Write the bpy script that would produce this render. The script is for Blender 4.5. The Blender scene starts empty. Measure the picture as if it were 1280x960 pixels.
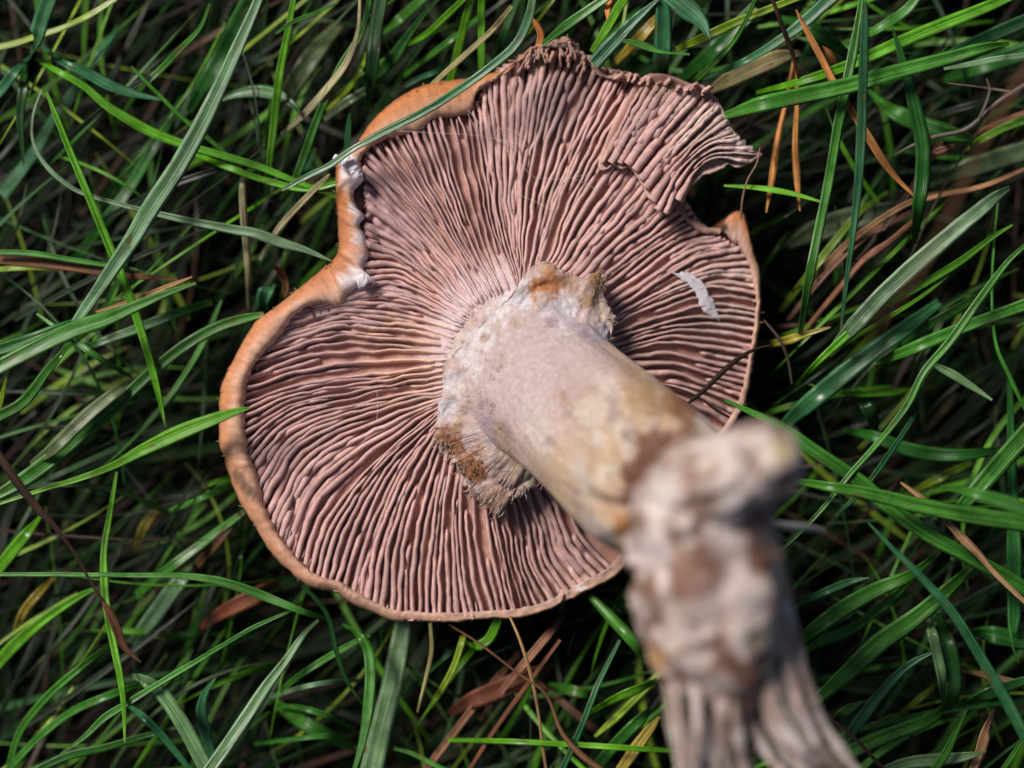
import bpy, math, random
import numpy as np
from mathutils import Vector, noise as mn
R = random.Random(7)
sc = bpy.context.scene
C = sc.collection
# ------------------------------------------------------------------ camera, world, sun
H = 0.370            # camera height above the soil (m)
LENS = 50.0; SENS = 36.0
cd = bpy.data.cameras.new('camera'); cam = bpy.data.objects.new('camera', cd); C.objects.link(cam)
cam.location = (0, 0, H); cam.rotation_euler = (0, 0, 0)
cd.lens = LENS; cd.sensor_width = SENS; cd.sensor_fit = 'HORIZONTAL'
cd.clip_start = 0.01; cd.clip_end = 100
cd.dof.use_dof = True; cd.dof.focus_distance = H - 0.052; cd.dof.aperture_fstop = 4.5
sc.camera = cam
w = bpy.data.worlds.new('World'); sc.world = w; w.use_nodes = True
nt = w.node_tree; bgn = nt.nodes['Background']
sky = nt.nodes.new('ShaderNodeTexSky'); sky.sky_type = 'NISHITA'; sky.sun_disc = False
SUN_EL, SUN_AZ = math.radians(46), math.radians(-46)   # azimuth clockwise from +Y
sky.sun_elevation = SUN_EL; sky.sun_rotation = SUN_AZ
sky.air_density = 1.0; sky.dust_density = 3.0
nt.links.new(sky.outputs[0], bgn.inputs[0]); bgn.inputs[1].default_value = 0.05*.84
sl = bpy.data.lights.new('sun', 'SUN'); sl.energy = 4.6; sl.angle = math.radians(18); sl.color = (1.0, 0.92, 0.85)
so = bpy.data.objects.new('sun', sl); C.objects.link(so)
sd = Vector((math.sin(SUN_AZ)*math.cos(SUN_EL), math.cos(SUN_AZ)*math.cos(SUN_EL), math.sin(SUN_EL)))
so.rotation_euler = sd.to_track_quat('Z', 'Y').to_euler(); so.location = (-.3, .3, 1)
sc.view_settings.view_transform = 'Standard'; sc.view_settings.look = 'None'
sc.view_settings.exposure = -0.1; sc.view_settings.gamma = 1
sc.view_settings.use_curve_mapping = False
sc.cycles.max_bounces = 6; sc.cycles.diffuse_bounces = 4; sc.cycles.glossy_bounces = 2
sc.cycles.transmission_bounces = 3

# ------------------------------------------------------------------ helpers
def P(x, y, z):
    """photo pixel + height in mm -> metres in the place"""
    z = z*1e-3; s = (SENS/LENS)*(H-z)/1280.0
    return ((x-640)*s, (480-y)*s, z)
def PA(a):
    a = np.asarray(a, float); z = a[..., 2]*1e-3; s = (SENS/LENS)*(H-z)/1280.0
    return np.stack([(a[..., 0]-640)*s, (480-a[..., 1])*s, z], -1)
def N(x, y=0., z=0.): return mn.noise(Vector((x, y, z)))
def fbm(x, y, z, o=3):
    s = 0; a = .5; f = 1
    for _ in range(o):
        s += a*mn.noise(Vector((x*f, y*f, z*f))); a *= .5; f *= 2.03
    return s
def sm(a, b, x):
    t = min(1, max(0, (x-a)/(b-a))) if a != b else float(x > a)
    return t*t*(3-2*t)
def lerp(a, b, t): return a + (b-a)*t
def mix3(a, b, t): return (a[0]+(b[0]-a[0])*t, a[1]+(b[1]-a[1])*t, a[2]+(b[2]-a[2])*t)
def catmull(pts, n, closed=False):
    p = np.asarray(pts, float); m = len(p)
    if closed: q = np.vstack([p[-1:], p, p[:2]]); segs = m
    else: q = np.vstack([2*p[:1]-p[1:2], p, 2*p[-1:]-p[-2:-1]]); segs = m-1
    out = []
    for i in range(n):
        t = (i/n if closed else i/(n-1))*segs
        k = min(int(t), segs-1); f = t-k
        a, b, c, d = q[k], q[k+1], q[k+2], q[k+3]
        out.append(.5*((2*b)+(-a+c)*f+(2*a-5*b+4*c-d)*f*f+(-a+3*b-3*c+d)*f**3))
    return np.array(out)
def meshobj(name, V, F, mat, parent=None, cols=None, uvs=None, origin=None, smooth=True):
    """V metres (n,3); F faces; cols per vertex rgb; uvs per vertex"""
    V = np.asarray(V, float)
    org = np.array(origin if origin is not None else (0, 0, 0), float)
    me = bpy.data.meshes.new(name)
    F = np.asarray(F, dtype=np.int32) if not isinstance(F, list) or (len(F) and len(set(map(len, F))) == 1) else F
    if isinstance(F, np.ndarray):
        k = F.shape[1]; nf = len(F)
        me.vertices.add(len(V)); me.vertices.foreach_set('co', (V-org).astype(np.float32).ravel())
        me.loops.add(nf*k); me.loops.foreach_set('vertex_index', F.ravel())
        me.polygons.add(nf); me.polygons.foreach_set('loop_start', np.arange(0, nf*k, k, dtype=np.int32))
        me.update(calc_edges=True)
    else:
        me.from_pydata([tuple(v) for v in (V-org)], [], F)
    if smooth: me.polygons.foreach_set('use_smooth', np.ones(len(me.polygons), dtype=bool))
    if cols is not None:
        at = me.color_attributes.new('col', 'FLOAT_COLOR', 'POINT')
        c = np.ones((len(V), 4), np.float32); c[:, :3] = cols; at.data.foreach_set('color', c.ravel())
    if uvs is not None:
        ul = me.uv_layers.new(name='uv'); li = np.zeros(len(me.loops), np.int32); me.loops.foreach_get('vertex_index', li)
        ul.data.foreach_set('uv', np.asarray(uvs, np.float32)[li].ravel())
    me.materials.append(mat)
    o = bpy.data.objects.new(name, me); C.objects.link(o)
    if parent is not None: o.parent = parent
    else: o.location = org
    return o
def tag(o, label=None, cat=None, group=None, kind=None):
    for k, v in (('label', label), ('category', cat), ('group', group), ('kind', kind)):
        if v: o[k] = v
    return o
def empty(name, loc):
    o = bpy.data.objects.new(name, None); o.empty_display_size = .01; C.objects.link(o); o.location = loc; return o
def grid_faces(n, m, closed_m=False, off=0):
    """n rows of m"""
    i = np.arange(n-1)[:, None]; mm = m if closed_m else m-1
    j = np.arange(mm)[None, :]; j2 = (j+1) % m
    return (np.stack([i*m+j, i*m+j2, (i+1)*m+j2, (i+1)*m+j], -1).reshape(-1, 4)+off)

# ------------------------------------------------------------------ materials
def mat_base(name):
    m = bpy.data.materials.new(name); m.use_nodes = True
    t = m.node_tree; b = t.nodes['Principled BSDF']
    return m, t, b
def nd(t, ty, **kw):
    n = t.nodes.new(ty)
    for k, v in kw.items():
        if k.startswith('i_'): n.inputs[k[2:].replace('_', ' ')].default_value = v
        else: setattr(n, k, v)
    return n
def ramp(t, src, stops):
    r = t.nodes.new('ShaderNodeValToRGB'); e = r.color_ramp.elements
    while len(e) < len(stops): e.new(.5)
    for k, (p, c) in enumerate(stops):
        e[k].position = p; e[k].color = (c, c, c, 1) if isinstance(c, (int, float)) else (*c, 1)
    t.links.new(src, r.inputs[0]); return r
def mul(t, a, b, fac=1.0, mode='MULTIPLY'):
    x = t.nodes.new('ShaderNodeMix'); x.data_type = 'RGBA'; x.blend_type = mode; x.inputs[0].default_value = fac
    t.links.new(a, x.inputs[6]); t.links.new(b, x.inputs[7]); return x.outputs[2]

def flesh_mat(name, scale=900, amp=.35, rough=.6, bump=.4, sss=.12, dist=.0004, stretch=None, fine=4200, spec=.35):
    m, t, b = mat_base(name)
    at = nd(t, 'ShaderNodeAttribute', attribute_name='col')
    tc = nd(t, 'ShaderNodeTexCoord')
    src = tc.outputs['Object']
    if stretch:
        mp = nd(t, 'ShaderNodeMapping'); mp.inputs['Scale'].default_value = stretch
        t.links.new(src, mp.inputs[0]); src = mp.outputs[0]
    n1 = nd(t, 'ShaderNodeTexNoise'); n1.inputs['Scale'].default_value = scale; n1.inputs['Detail'].default_value = 5; n1.inputs['Roughness'].default_value = .65
    t.links.new(src, n1.inputs['Vector'])
    r = ramp(t, n1.outputs[0], [(.28, 1-amp), (.72, 1+amp*.6)])
    n2 = nd(t, 'ShaderNodeTexNoise'); n2.inputs['Scale'].default_value = fine; n2.inputs['Detail'].default_value = 3
    t.links.new(src, n2.inputs['Vector'])
    r2 = ramp(t, n2.outputs[0], [(.3, 1-amp*.6), (.7, 1+amp*.35)])
    c = mul(t, at.outputs[0], r.outputs[0]); c = mul(t, c, r2.outputs[0])
    t.links.new(c, b.inputs['Base Color'])
    b.inputs['Roughness'].default_value = rough; b.inputs['Specular IOR Level'].default_value = spec
    if sss:
        b.inputs['Subsurface Weight'].default_value = sss
        b.inputs['Subsurface Radius'].default_value = (1.0, .45, .3); b.inputs['Subsurface Scale'].default_value = .0015
    ad = nd(t, 'ShaderNodeMath', operation='ADD'); t.links.new(n1.outputs[0], ad.inputs[0]); t.links.new(n2.outputs[0], ad.inputs[1])
    bp = nd(t, 'ShaderNodeBump'); bp.inputs['Strength'].default_value = bump; bp.inputs['Distance'].default_value = dist
    t.links.new(ad.outputs[0], bp.inputs['Height']); t.links.new(bp.outputs[0], b.inputs['Normal'])
    return m
M_gill = flesh_mat('gill_flesh', 700, .22, .55, .35, .15, .0003)
M_rim = flesh_mat('cap_skin', 700, .2, .5, .4, .2, .0003, spec=.3)
M_floor = flesh_mat('cap_flesh', 600, .25, .7, .3, .1)
M_stem = flesh_mat('stem_flesh', 750, .26, .55, .8, .2, .0006)
M_clod = flesh_mat('earthy_base', 260, .30, .7, .6, .12, .001, fine=1100)
M_white = flesh_mat('mycelium', 1800, .12, .95, .5, .4, .0003, spec=.08)

def blade_mat(name, rough=.38, dry=False):
    m, t, b = mat_base(name)
    at = nd(t, 'ShaderNodeAttribute', attribute_name='col')
    uv = nd(t, 'ShaderNodeUVMap', uv_map='uv')
    mp = nd(t, 'ShaderNodeMapping'); mp.inputs['Scale'].default_value = (3200, 45, 1)
    t.links.new(uv.outputs[0], mp.inputs[0])
    n1 = nd(t, 'ShaderNodeTexNoise'); n1.inputs['Scale'].default_value = 1; n1.inputs['Detail'].default_value = 2; n1.noise_dimensions = '2D'
    t.links.new(mp.outputs[0], n1.inputs['Vector'])
    r1 = ramp(t, n1.outputs[0], [(.3, .55), (.5, .95), (.72, 1.55)])
    tc = nd(t, 'ShaderNodeTexCoord')
    n2 = nd(t, 'ShaderNodeTexNoise'); n2.inputs['Scale'].default_value = 160; n2.inputs['Detail'].default_value = 5; n2.inputs['Roughness'].default_value = .6
    t.links.new(tc.outputs['Object'], n2.inputs['Vector'])
    r2 = ramp(t, n2.outputs[0], [(.3, .62), (.7, 1.35)])
    c = mul(t, at.outputs[0], r1.outputs[0]); c = mul(t, c, r2.outputs[0])
    # wear: brown flecks along the blade
    mp2 = nd(t, 'ShaderNodeMapping'); mp2.inputs['Scale'].default_value = (520, 170, 1)
    t.links.new(uv.outputs[0], mp2.inputs[0])
    n3 = nd(t, 'ShaderNodeTexNoise'); n3.inputs['Scale'].default_value = 1; n3.inputs['Detail'].default_value = 4; n3.noise_dimensions = '2D'
    t.links.new(mp2.outputs[0], n3.inputs['Vector'])
    r3 = ramp(t, n3.outputs[0], [(.66, 0.), (.75, .8)])
    mx = nd(t, 'ShaderNodeMix', data_type='RGBA'); t.links.new(r3.outputs[0], mx.inputs[0]); t.links.new(c, mx.inputs[6])
    mx.inputs[7].default_value = (.06, .028, .010, 1) if dry else (.10, .085, .022, 1)
    t.links.new(mx.outputs[2], b.inputs['Base Color'])
    rr = ramp(t, n2.outputs[0], [(.35, rough-.12), (.7, rough+.2)]); t.links.new(rr.outputs[0], b.inputs['Roughness'])
    b.inputs['Specular IOR Level'].default_value = .3 if dry else .5
    bp = nd(t, 'ShaderNodeBump'); bp.inputs['Strength'].default_value = .65; bp.inputs['Distance'].default_value = .00018
    t.links.new(n1.outputs[0], bp.inputs['Height']); t.links.new(bp.outputs[0], b.inputs['Normal'])
    # thin leaf: part of the light comes through
    tr = nd(t, 'ShaderNodeBsdfTranslucent'); hs = nd(t, 'ShaderNodeHueSaturation'); hs.inputs['Saturation'].default_value = 1.1; hs.inputs['Value'].default_value = 1.3
    t.links.new(mx.outputs[2], hs.inputs['Color']); t.links.new(hs.outputs[0], tr.inputs[0])
    ms = nd(t, 'ShaderNodeMixShader'); ms.inputs[0].default_value = .1 if dry else .22
    out = t.nodes['Material Output']
    t.links.new(b.outputs[0], ms.inputs[1]); t.links.new(tr.outputs[0], ms.inputs[2]); t.links.new(ms.outputs[0], out.inputs[0])
    return m
M_blade = blade_mat('grass_leaf', .33); M_dry = blade_mat('dry_straw', .6, True); M_mid = blade_mat('thin_leaf', .45); M_deep = blade_mat('shaded_leaf', .6); M_deep.node_tree.nodes['Principled BSDF'].inputs['Specular IOR Level'].default_value = .2  # shaded_leaf: duller copy, sheen cut so the low grass stays black

def soil_mat():
    m, t, b = mat_base('dark_soil')
    tc = nd(t, 'ShaderNodeTexCoord')
    n1 = nd(t, 'ShaderNodeTexNoise'); n1.inputs['Scale'].default_value = 220; n1.inputs['Detail'].default_value = 8
    t.links.new(tc.outputs['Object'], n1.inputs['Vector'])
    r = ramp(t, n1.outputs[0], [(.3, (.004, .003, .002)), (.55, (.011, .008, .005)), (.75, (.026, .017, .010))])
    t.links.new(r.outputs[0], b.inputs['Base Color']); b.inputs['Roughness'].default_value = .95; b.inputs['Specular IOR Level'].default_value = .1
    bp = nd(t, 'ShaderNodeBump'); bp.inputs['Distance'].default_value = .003; t.links.new(n1.outputs[0], bp.inputs['Height']); t.links.new(bp.outputs[0], b.inputs['Normal'])
    return m
M_soil = soil_mat()

# ------------------------------------------------------------------ ground
def ground():
    xs = np.concatenate([[-20, -5, -1.5], np.linspace(-.5, .5, 61), [1.5, 5, 20]])
    V = []
    for y in xs:
        for x in xs:
            V.append((x, y, -.03+(.004*fbm(x*18, y*18, 0) if abs(x) < .6 and abs(y) < .6 else 0)))
    o = meshobj('ground', V, grid_faces(len(xs), len(xs)), M_soil); o['kind'] = 'structure'
ground()

# ------------------------------------------------------------------ cap outline (outer margin, inner edge of the rolled rim)
ZG = 45.0
OI = [((800,690),(788,678)),((770,720),(762,708)),((745,734),(738,722)),((727,742),(720,732)),((714,749),(708,739)),((706,744),(702,736)),((702,753),(697,744)),
((687,762),(682,752)),((660,770),(655,759)),((640,773),(636,762)),((615,773),(612,763)),((590,775),(588,765)),((565,778),(563,766)),((532,777),(530,765)),((512,775),(514,763)),((495,777),(498,763)),
((470,767),(476,755)),((445,757),(455,744)),((430,747),(440,736)),((420,741),(428,728)),((402,737),(408,722)),((382,730),(390,714)),((352,705),(372,696)),((335,685),(354,676)),
((317,655),(341,653)),((300,627),(331,628)),((285,590),(322,594)),((281,572),(315,576)),((275,557),(311,563)),((274,530),(307,541)),((274,505),(307,515)),((276,487),(308,493)),((282,470),(310,477)),
((292,450),(317,460)),((305,425),(330,443)),((320,402),(352,419)),((340,387),(368,396)),((365,367),(390,382)),((387,350),(410,381)),((405,335),(424,385)),((413,329),(440,366)),
((420,321),(468,352)),((423,313),(456,338)),((424,302),(461,320)),((423,285),(459,298)),((422,268),(450,282)),((421,256),(457,271)),((420,245),(446,258)),((420,232),(443,240)),
((420,212),(455,225)),((419,200),(452,203)),((430,191),(456,192)),((445,181),(462,186)),((452,170),(470,180)),((470,147),(484,174)),((495,125),(505,169)),((517,112),(527,163)),
((540,104),(543,149)),((570,100),(570,146)),((590,97),(589,140)),((602,94),(595,118)),((625,89),(612,104)),((640,80),(630,94)),((660,62),(655,74)),((680,54),(677,66)),((697,46),(694,60)),
((715,50),(712,63)),((727,61),(723,72)),((740,72),(737,82)),((747,84),(744,93)),((765,91),(762,99)),((790,94),(786,103)),((805,98),(799,108)),((818,130),(811,135)),((835,180),(827,182)),
((850,225),(842,228)),((859,257),(849,257)),((862,272),(852,270)),((874,277),(866,283)),((884,284),(878,291)),((905,283),(896,293)),((908,273),(904,291)),((920,264),(914,300)),((930,267),(921,308)),
((935,282),(927,318)),((942,315),(934,332)),((949,335),(938,350)),((951,365),(942,372)),((950,402),(940,405)),((946,428),(936,426)),((940,457),(931,456)),((936,485),(925,485)),((929,510),(918,505)),
((912,540),(900,535)),((890,575),(878,562)),((860,625),(850,615)),((830,662),(820,650))]
OUT = np.array([o for o, i in OI], float); INN = np.array([i for o, i in OI], float)
CC = np.array([648., 440.])
NR = 560
# parametrise both by the same parameter
outc = catmull(OUT, NR, True); inc = catmull(INN, NR, True)
ang = np.arctan2(-(inc[:, 1]-CC[1]), inc[:, 0]-CC[0]); rad = np.hypot(inc[:, 0]-CC[0], inc[:, 1]-CC[1])
RT = np.zeros(361)
for a, r in zip(ang, rad):
    k = int(round(math.degrees(a))) % 360; RT[k] = max(RT[k], r)
for k in range(360):
    if RT[k] == 0:
        for d in range(1, 20):
            if RT[(k-d) % 360] > 0: RT[k] = RT[(k-d) % 360]; break
RT = np.array([np.mean([RT[(k+d) % 360] for d in range(-4, 5)]) for k in range(360)]+[0]); RT[360] = RT[0]
def tab(keys, a):
    a = a % 360
    for (a0, v0), (a1, v1) in zip(keys, keys[1:]):
        if a0 <= a <= a1: return v0+(v1-v0)*sm(a0, a1, a)
    return keys[-1][1]
EDGE = [(0,-7),(25,-7),(45,-4),(75,-1),(100,0),(135,2),(165,4),(200,4.5),(225,3),(250,0),(285,-2),(320,-7),(345,-8),(360,-7)]   # mm at margin
def zedge(x, y):
    dx, dy = x-CC[0], CC[1]-y; r = math.hypot(dx, dy); a = math.degrees(math.atan2(dy, dx)) % 360
    k = int(a); rt = lerp(RT[k], RT[k+1], a-k); rho = min(1.1, r/max(rt, 1))
    z = ZG + tab(EDGE, a)*rho**2.2
    z += 5.5*math.exp(-max(0, r-85)/34.0) + 1.2*math.sin(math.pi*min(1, rho))
    z -= 1.3*math.exp(-((rho-.86)/.13)**2)*(1 if 140 < a < 235 else .35)
    z += 1.1*fbm(x*.013, y*.013, 3.3)
    return z

BASE = np.array(P(640, 440, 6))
mush = empty('upturned_mushroom', BASE)
tag(mush, 'large uprooted mushroom lying upside down on the grass, mauve gills and thick pale stem showing', 'mushroom')
def mobj(name, V, F, mat, parent=mush, **kw): 
    return meshobj(name, V, F, mat, parent, origin=BASE, **kw)

def inpoly(x, y, poly):
    c = False; j = len(poly)-1
    for i in range(len(poly)):
        if (poly[i][1] > y) != (poly[j][1] > y) and x < (poly[j][0]-poly[i][0])*(y-poly[i][1])/(poly[j][1]-poly[i][1])+poly[i][0]: c = not c
        j = i
    return c
def paint(x, y, base, blobs):
    c = base
    for (bx, by, br, col, st) in blobs:
        d = math.hypot(x-bx, y-by)
        d += br*(.55*N(x*.06, y*.06, bx*.1)+.45*N(x*.17, y*.17, by*.1)+.3*N(x*.5, y*.5, by*.2))
        if d < br: c = mix3(c, col, st*(1-sm(br*.45, br, d)))
    return c

# --- rim and outer skin
WHITE = (.76, .71, .75); ORANGE = (.50, .185, .065); PEACH = (.66, .37, .235); TAN = (.52, .31, .22)
RIMC = [(0, (.50,.30,.22)), (18, (.50,.29,.20)), (25, (.54,.22,.10)), (29, (.54,.24,.12)), (32, (.40,.26,.21)), (45, (.38,.23,.18)), (80, (.34,.21,.17)), (98, (.5,.2,.07)), (130, (.52,.2,.075)), (150, (.5,.2,.09)), (190, (.58,.25,.12)), (215, (.60,.30,.17)), (240, (.54,.29,.19)), (280, (.50,.29,.20)), (320, (.48,.30,.22)), (360, (.50,.30,.22))]
RIMI = [(0, (.58,.38,.29)), (30, (.5,.32,.25)), (45, (.42,.27,.23)), (80, (.38,.25,.21)), (98, (.60,.36,.24)), (130, (.66,.42,.29)), (150, (.66,.43,.33)), (190, (.66,.40,.28)), (215, (.64,.36,.24)), (240, (.56,.36,.28)), (280, (.52,.35,.29)), (320, (.53,.36,.30)), (360, (.58,.38,.29))]
def tab3(keys, a):
    a = a % 360
    for (a0, v0), (a1, v1) in zip(keys, keys[1:]):
        if a0 <= a <= a1: return mix3(v0, v1, sm(a0, a1, a))
    return keys[-1][1]
CREST = [(0,.7),(45,.2),(90,.5),(105,1.3),(140,1.9),(190,1.9),(230,1.2),(258,.0),(300,-.1),(330,.2),(360,.4)]
WHITES = [(436,208,16,WHITE,1),(447,222,12,WHITE,1),(445,240,12,WHITE,.95),(444,258,12,WHITE,.95),(452,273,10,WHITE,1),(451,300,11,WHITE,.85),(456,322,9,WHITE,.8),(452,345,18,WHITE,1),(438,352,16,WHITE,.9),(430,230,11,(.75,.6,.55),.7),(445,345,22,(.78,.66,.62),.6),
          (300,598,9,(.16,.10,.06),.8),(308,610,9,(.14,.09,.06),.9),(317,618,8,(.18,.11,.07),.8),(295,590,6,(.2,.12,.07),.8),(727,736,7,WHITE,.7),(905,284,8,(.03,.02,.02),.9),(935,352,5,(.1,.06,.04),.8)]
def build_rim():
    rings = [(0., -4.5), (.0, -1.2), (.05, .0), (.13, .55), (.25, .9), (.4, 1.), (.55, .92), (.7, .62), (.84, .1), (.94, -.8), (1., -2.2), (1.01, -4.2), (.99, -6.5)]
    # second value: for the rings above the gills a fraction of the crest height, else mm
    V = []; Cc = []; m = len(rings)
    und = 9
    for i in range(NR):
        o, n_ = outc[i].copy(), inc[i].copy()
        a = math.degrees(math.atan2(-(n_[1]-CC[1]), n_[0]-CC[0])) % 360
        torn = sm(46, 58, a)*(1-sm(93, 99, a)); torn = max(torn, sm(36, 42, a)*(1-sm(60, 70, a)))
        s = i*.35
        jag = N(o[0]*.09, o[1]*.09, 5)*1.3 + N(o[0]*.35, o[1]*.35, 8)*.7 + torn*(6*N(o[0]*.16, o[1]*.16, 3)+3*N(o[0]*.5, o[1]*.5, 3))
        d = (o-n_); L = max(1., np.hypot(*d)); u = d/L
        o = o+u*jag
        left = sm(135, 150, a)*(1-sm(225, 240, a))
        n_ = n_ + u*(1.8*N(n_[0]*.3, n_[1]*.3, 2)+(2.2*left+.5)*N(n_[0]*.7, n_[1]*.7, 4))
        if a < 26 or a > 325: n_ = n_+u*3.2
        z0 = zedge(n_[0], n_[1]); cr = tab(CREST, a) * (1-.5*torn)
        W = L*.18
        row = []
        for k, (f, h) in enumerate(rings):
            x = lerp(n_[0], o[0], f); y = lerp(n_[1], o[1], f)
            if k == 0: z = z0-7
            elif k <= 7: z = z0 + h*cr + (0 if k < 2 else 0) - (.8 if k == 1 else 0)
            else: z = z0 + (.1*cr + h*min(1.5, .45+W*.12))
            if 2 <= k <= 8:
                z += .35*fbm(x*.12, y*.12, 1)+.12*N(x*.6, y*.6, 2)
                z += torn*1.6*N(x*.22, y*.22, 7)
                # radial striae near inner edge
                z += .42*N(i*.9, k*.25, 0)*(1-sm(.3, .85, f))
            row.append((x, y, z))
            ci = tab3(RIMI, a); co = tab3(RIMC, a)
            fr = f + .25*N(x*.05, y*.05, 9) 
            ed = .42 if 100 < a < 150 else .5
            c = mix3(ci, co, sm(ed-.3, ed+.35, fr))
            st = 1+.26*N(i*.8, k*.15, 3)+.3*fbm(x*.08, y*.08, 6)
            c = (c[0]*st, c[1]*st, c[2]*st)
            if k >= 10: c = mix3(c, (.30,.11,.045), .6)
            Cc.append(paint(x, y, c, WHITES))
        # underside dome
        ox, oy, oz = row[-1]
        for q in range(1, und+1):
            t = q/und; x = lerp(ox, CC[0], t); y = lerp(oy, CC[1], t)
            z = lerp(8, oz, math.sqrt(max(0, 1-t**1.6))) if t < 1 else 8
            row.append((x, y, z)); Cc.append((.32, .12, .05))
        V.append(row)
    V = np.array(V); n = V.shape[1]
    return mobj('cap_skin', PA(V.reshape(-1, 3)), np.vstack([grid_faces(NR, n), np.stack([np.arange(n-1)+(NR-1)*n, np.arange(n-1), np.arange(n-1)+1, np.arange(n-1)+1+(NR-1)*n], -1)])[:, ::-1], M_rim, cols=np.array(Cc))
build_rim()

# --- cap flesh under the gills
def build_floor():
    K = 26; V = []; Cc = []
    for i in range(0, NR, 2):
        for k in range(K):
            t = k/(K-1); x = lerp(outc[i][0]*.15+inc[i][0]*.85, CC[0], t); y = lerp(outc[i][1]*.15+inc[i][1]*.85, CC[1], t)
            V.append((x, y, zedge(x, y)-lerp(1.0, 2.5, sm(88, 150, math.hypot(x-CC[0], y-CC[1])))-1.0*max(0, sm(.12, 0, t)))); Cc.append(mix3((.60,.48,.50), (.52, .29, .24), sm(95, 150, math.hypot(x-CC[0], y-CC[1]))))  # outer flesh colour carries the reddish glow of the gill gaps
    n = len(range(0, NR, 2)); F = grid_faces(n, K)
    F = np.vstack([F, np.stack([np.arange(K-1)+(n-1)*K, np.arange(K-1)+(n-1)*K+1, np.arange(K-1)+1, np.arange(K-1)], -1)])
    return mobj('cap_flesh', PA(V), F, M_floor, cols=np.array(Cc))
build_floor()

# --- gills
KEYS = [  # inner end, two waypoints, outer end, sideways lean of the blade edge (px), waviness
((690,575),(712,625),(738,672),(768,706),1.,1.),((648,590),(670,650),(682,700),(709,742),1.,1.),((628,600),(637,660),(646,710),(664,760),.5,1.),((608,600),(615,640),(627,710),(640,764),0,1.),
((582,590),(580,640),(586,710),(598,767),0,.8),((566,560),(553,630),(546,700),(545,768),0,.8),((548,545),(525,610),(504,680),(498,765),0,1.),((545,530),(498,582),(458,665),(438,738),0,1.),
((545,515),(468,578),(407,650),(386,716),1,1.),((550,500),(465,535),(385,582),(345,662),2,1.),((552,482),(455,502),(365,526),(314,575),3.5,1.),((552,465),(470,480),(380,493),(308,520),5,1.),
((553,450),(480,448),(395,455),(313,480),5.5,1.05),((556,430),(485,420),(410,418),(335,440),5.5,1.1),((562,408),(510,390),(445,382),(370,397),5.5,1.1),((572,395),(530,368),(492,352),(450,360),5,1.),
((580,388),(540,348),(500,310),(460,285),5,1.),((592,370),(560,318),(515,262),(458,200),4.5,1.),((605,362),(568,300),(540,250),(496,172),2,1.),((618,358),(590,300),(566,235),(543,152),1.5,.8),
((630,356),(607,300),(592,230),(572,148),1,1.25),((640,345),(620,290),(606,220),(594,140),.5,1.25),((647,342),(632,270),(625,180),(622,98),0,1.25),((652,340),(654,240),(672,150),(694,64),0,1.25),
((662,344),(688,250),(717,170),(752,92),0,1.25),((680,335),(722,240),(757,175),(798,106),0,1.25),((702,335),(745,280),(782,230),(818,165),0,1.),((735,350),(780,308),(815,282),(850,250),0,1.),
((755,368),(800,335),(845,303),(880,290),.5,.9),((768,388),(830,350),(880,322),(924,315),1,.9),((768,405),(830,374),(890,356),(941,362),1,.9),((768,420),(830,399),(890,386),(942,392),1,.9),
((768,438),(825,421),(885,420),(938,430),1,.9),((775,452),(830,447),(885,458),(932,470),1,.9),((800,478),(845,480),(890,495),(920,510),1,.9),((800,500),(840,515),(870,535),(893,552),1,.9)]
GD = [(700,120,45,(.26,.175,.18),.6),(690,150,40,(.30,.21,.22),.5),(700,60,45,(.34,.22,.175),.85),(660,75,28,(.34,.22,.175),.8),(740,85,30,(.37,.24,.19),.7),(780,100,22,(.38,.25,.2),.6),(830,105,28,(.37,.24,.19),.7),(815,112,20,(.32,.2,.16),.7),
      (750,330,40,(.28,.18,.19),.5),(780,400,50,(.30,.2,.21),.4),(480,260,75,(.33,.215,.235),.65),(560,210,50,(.38,.25,.25),.4),(455,395,80,(.36,.24,.25),.55),(350,560,60,(.33,.20,.21),.5),(390,470,70,(.35,.23,.24),.5),  # mauve shadows of the upper left gills are painted in here
      (590,385,55,(.62,.50,.52),.75),(560,430,45,(.60,.48,.50),.75),(555,480,40,(.58,.45,.45),.6),(515,455,65,(.66,.43,.32),.7),(610,350,40,(.5,.36,.34),.3),  # warm blob left of the stem paints a pale glow
      (900,360,70,(.56,.42,.38),.6),(925,400,55,(.60,.46,.42),.6),(640,730,70,(.46,.30,.26),.5),(720,720,60,(.45,.30,.27),.5),(915,185,50,(.60,.50,.48),.8),(880,160,50,(.56,.43,.39),.6),(860,400,60,(.45,.33,.31),.4)]
def gillcol(x, y, d, seed):
    """d: 0 at the free edge .. 1 deep at the flesh"""
    b = mix3((.60, .38, .345), (.47, .29, .28), .5+.9*fbm(x*.012, y*.012, 2))
    b = paint(x, y, b, GD)
    k = 1+.30*N(seed*3.7, x*.01, y*.01)+.10*N(x*.15, y*.15, 1)
    b = (b[0]*k, b[1]*k, b[2]*k)
    if d < .08:
        e = .10+.10*N(x*.3, y*.3, seed); b = (b[0]*(1+e), b[1]*(1+e), b[2]*(1+e))
    return mix3(b, (.60, .33, .26), .6*min(1, d*1.3))  # warmer with depth: reddish glow of the gaps is in the colour
PROF = [(-1.35, -5.2), (-1.08, -2.8), (-.88, -1.2), (-.72, -.36), (-.52, -.03), (.0, .04), (.52, -.03), (.72, -.36), (.88, -1.2), (1.08, -2.8), (1.35, -5.2)]
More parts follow.
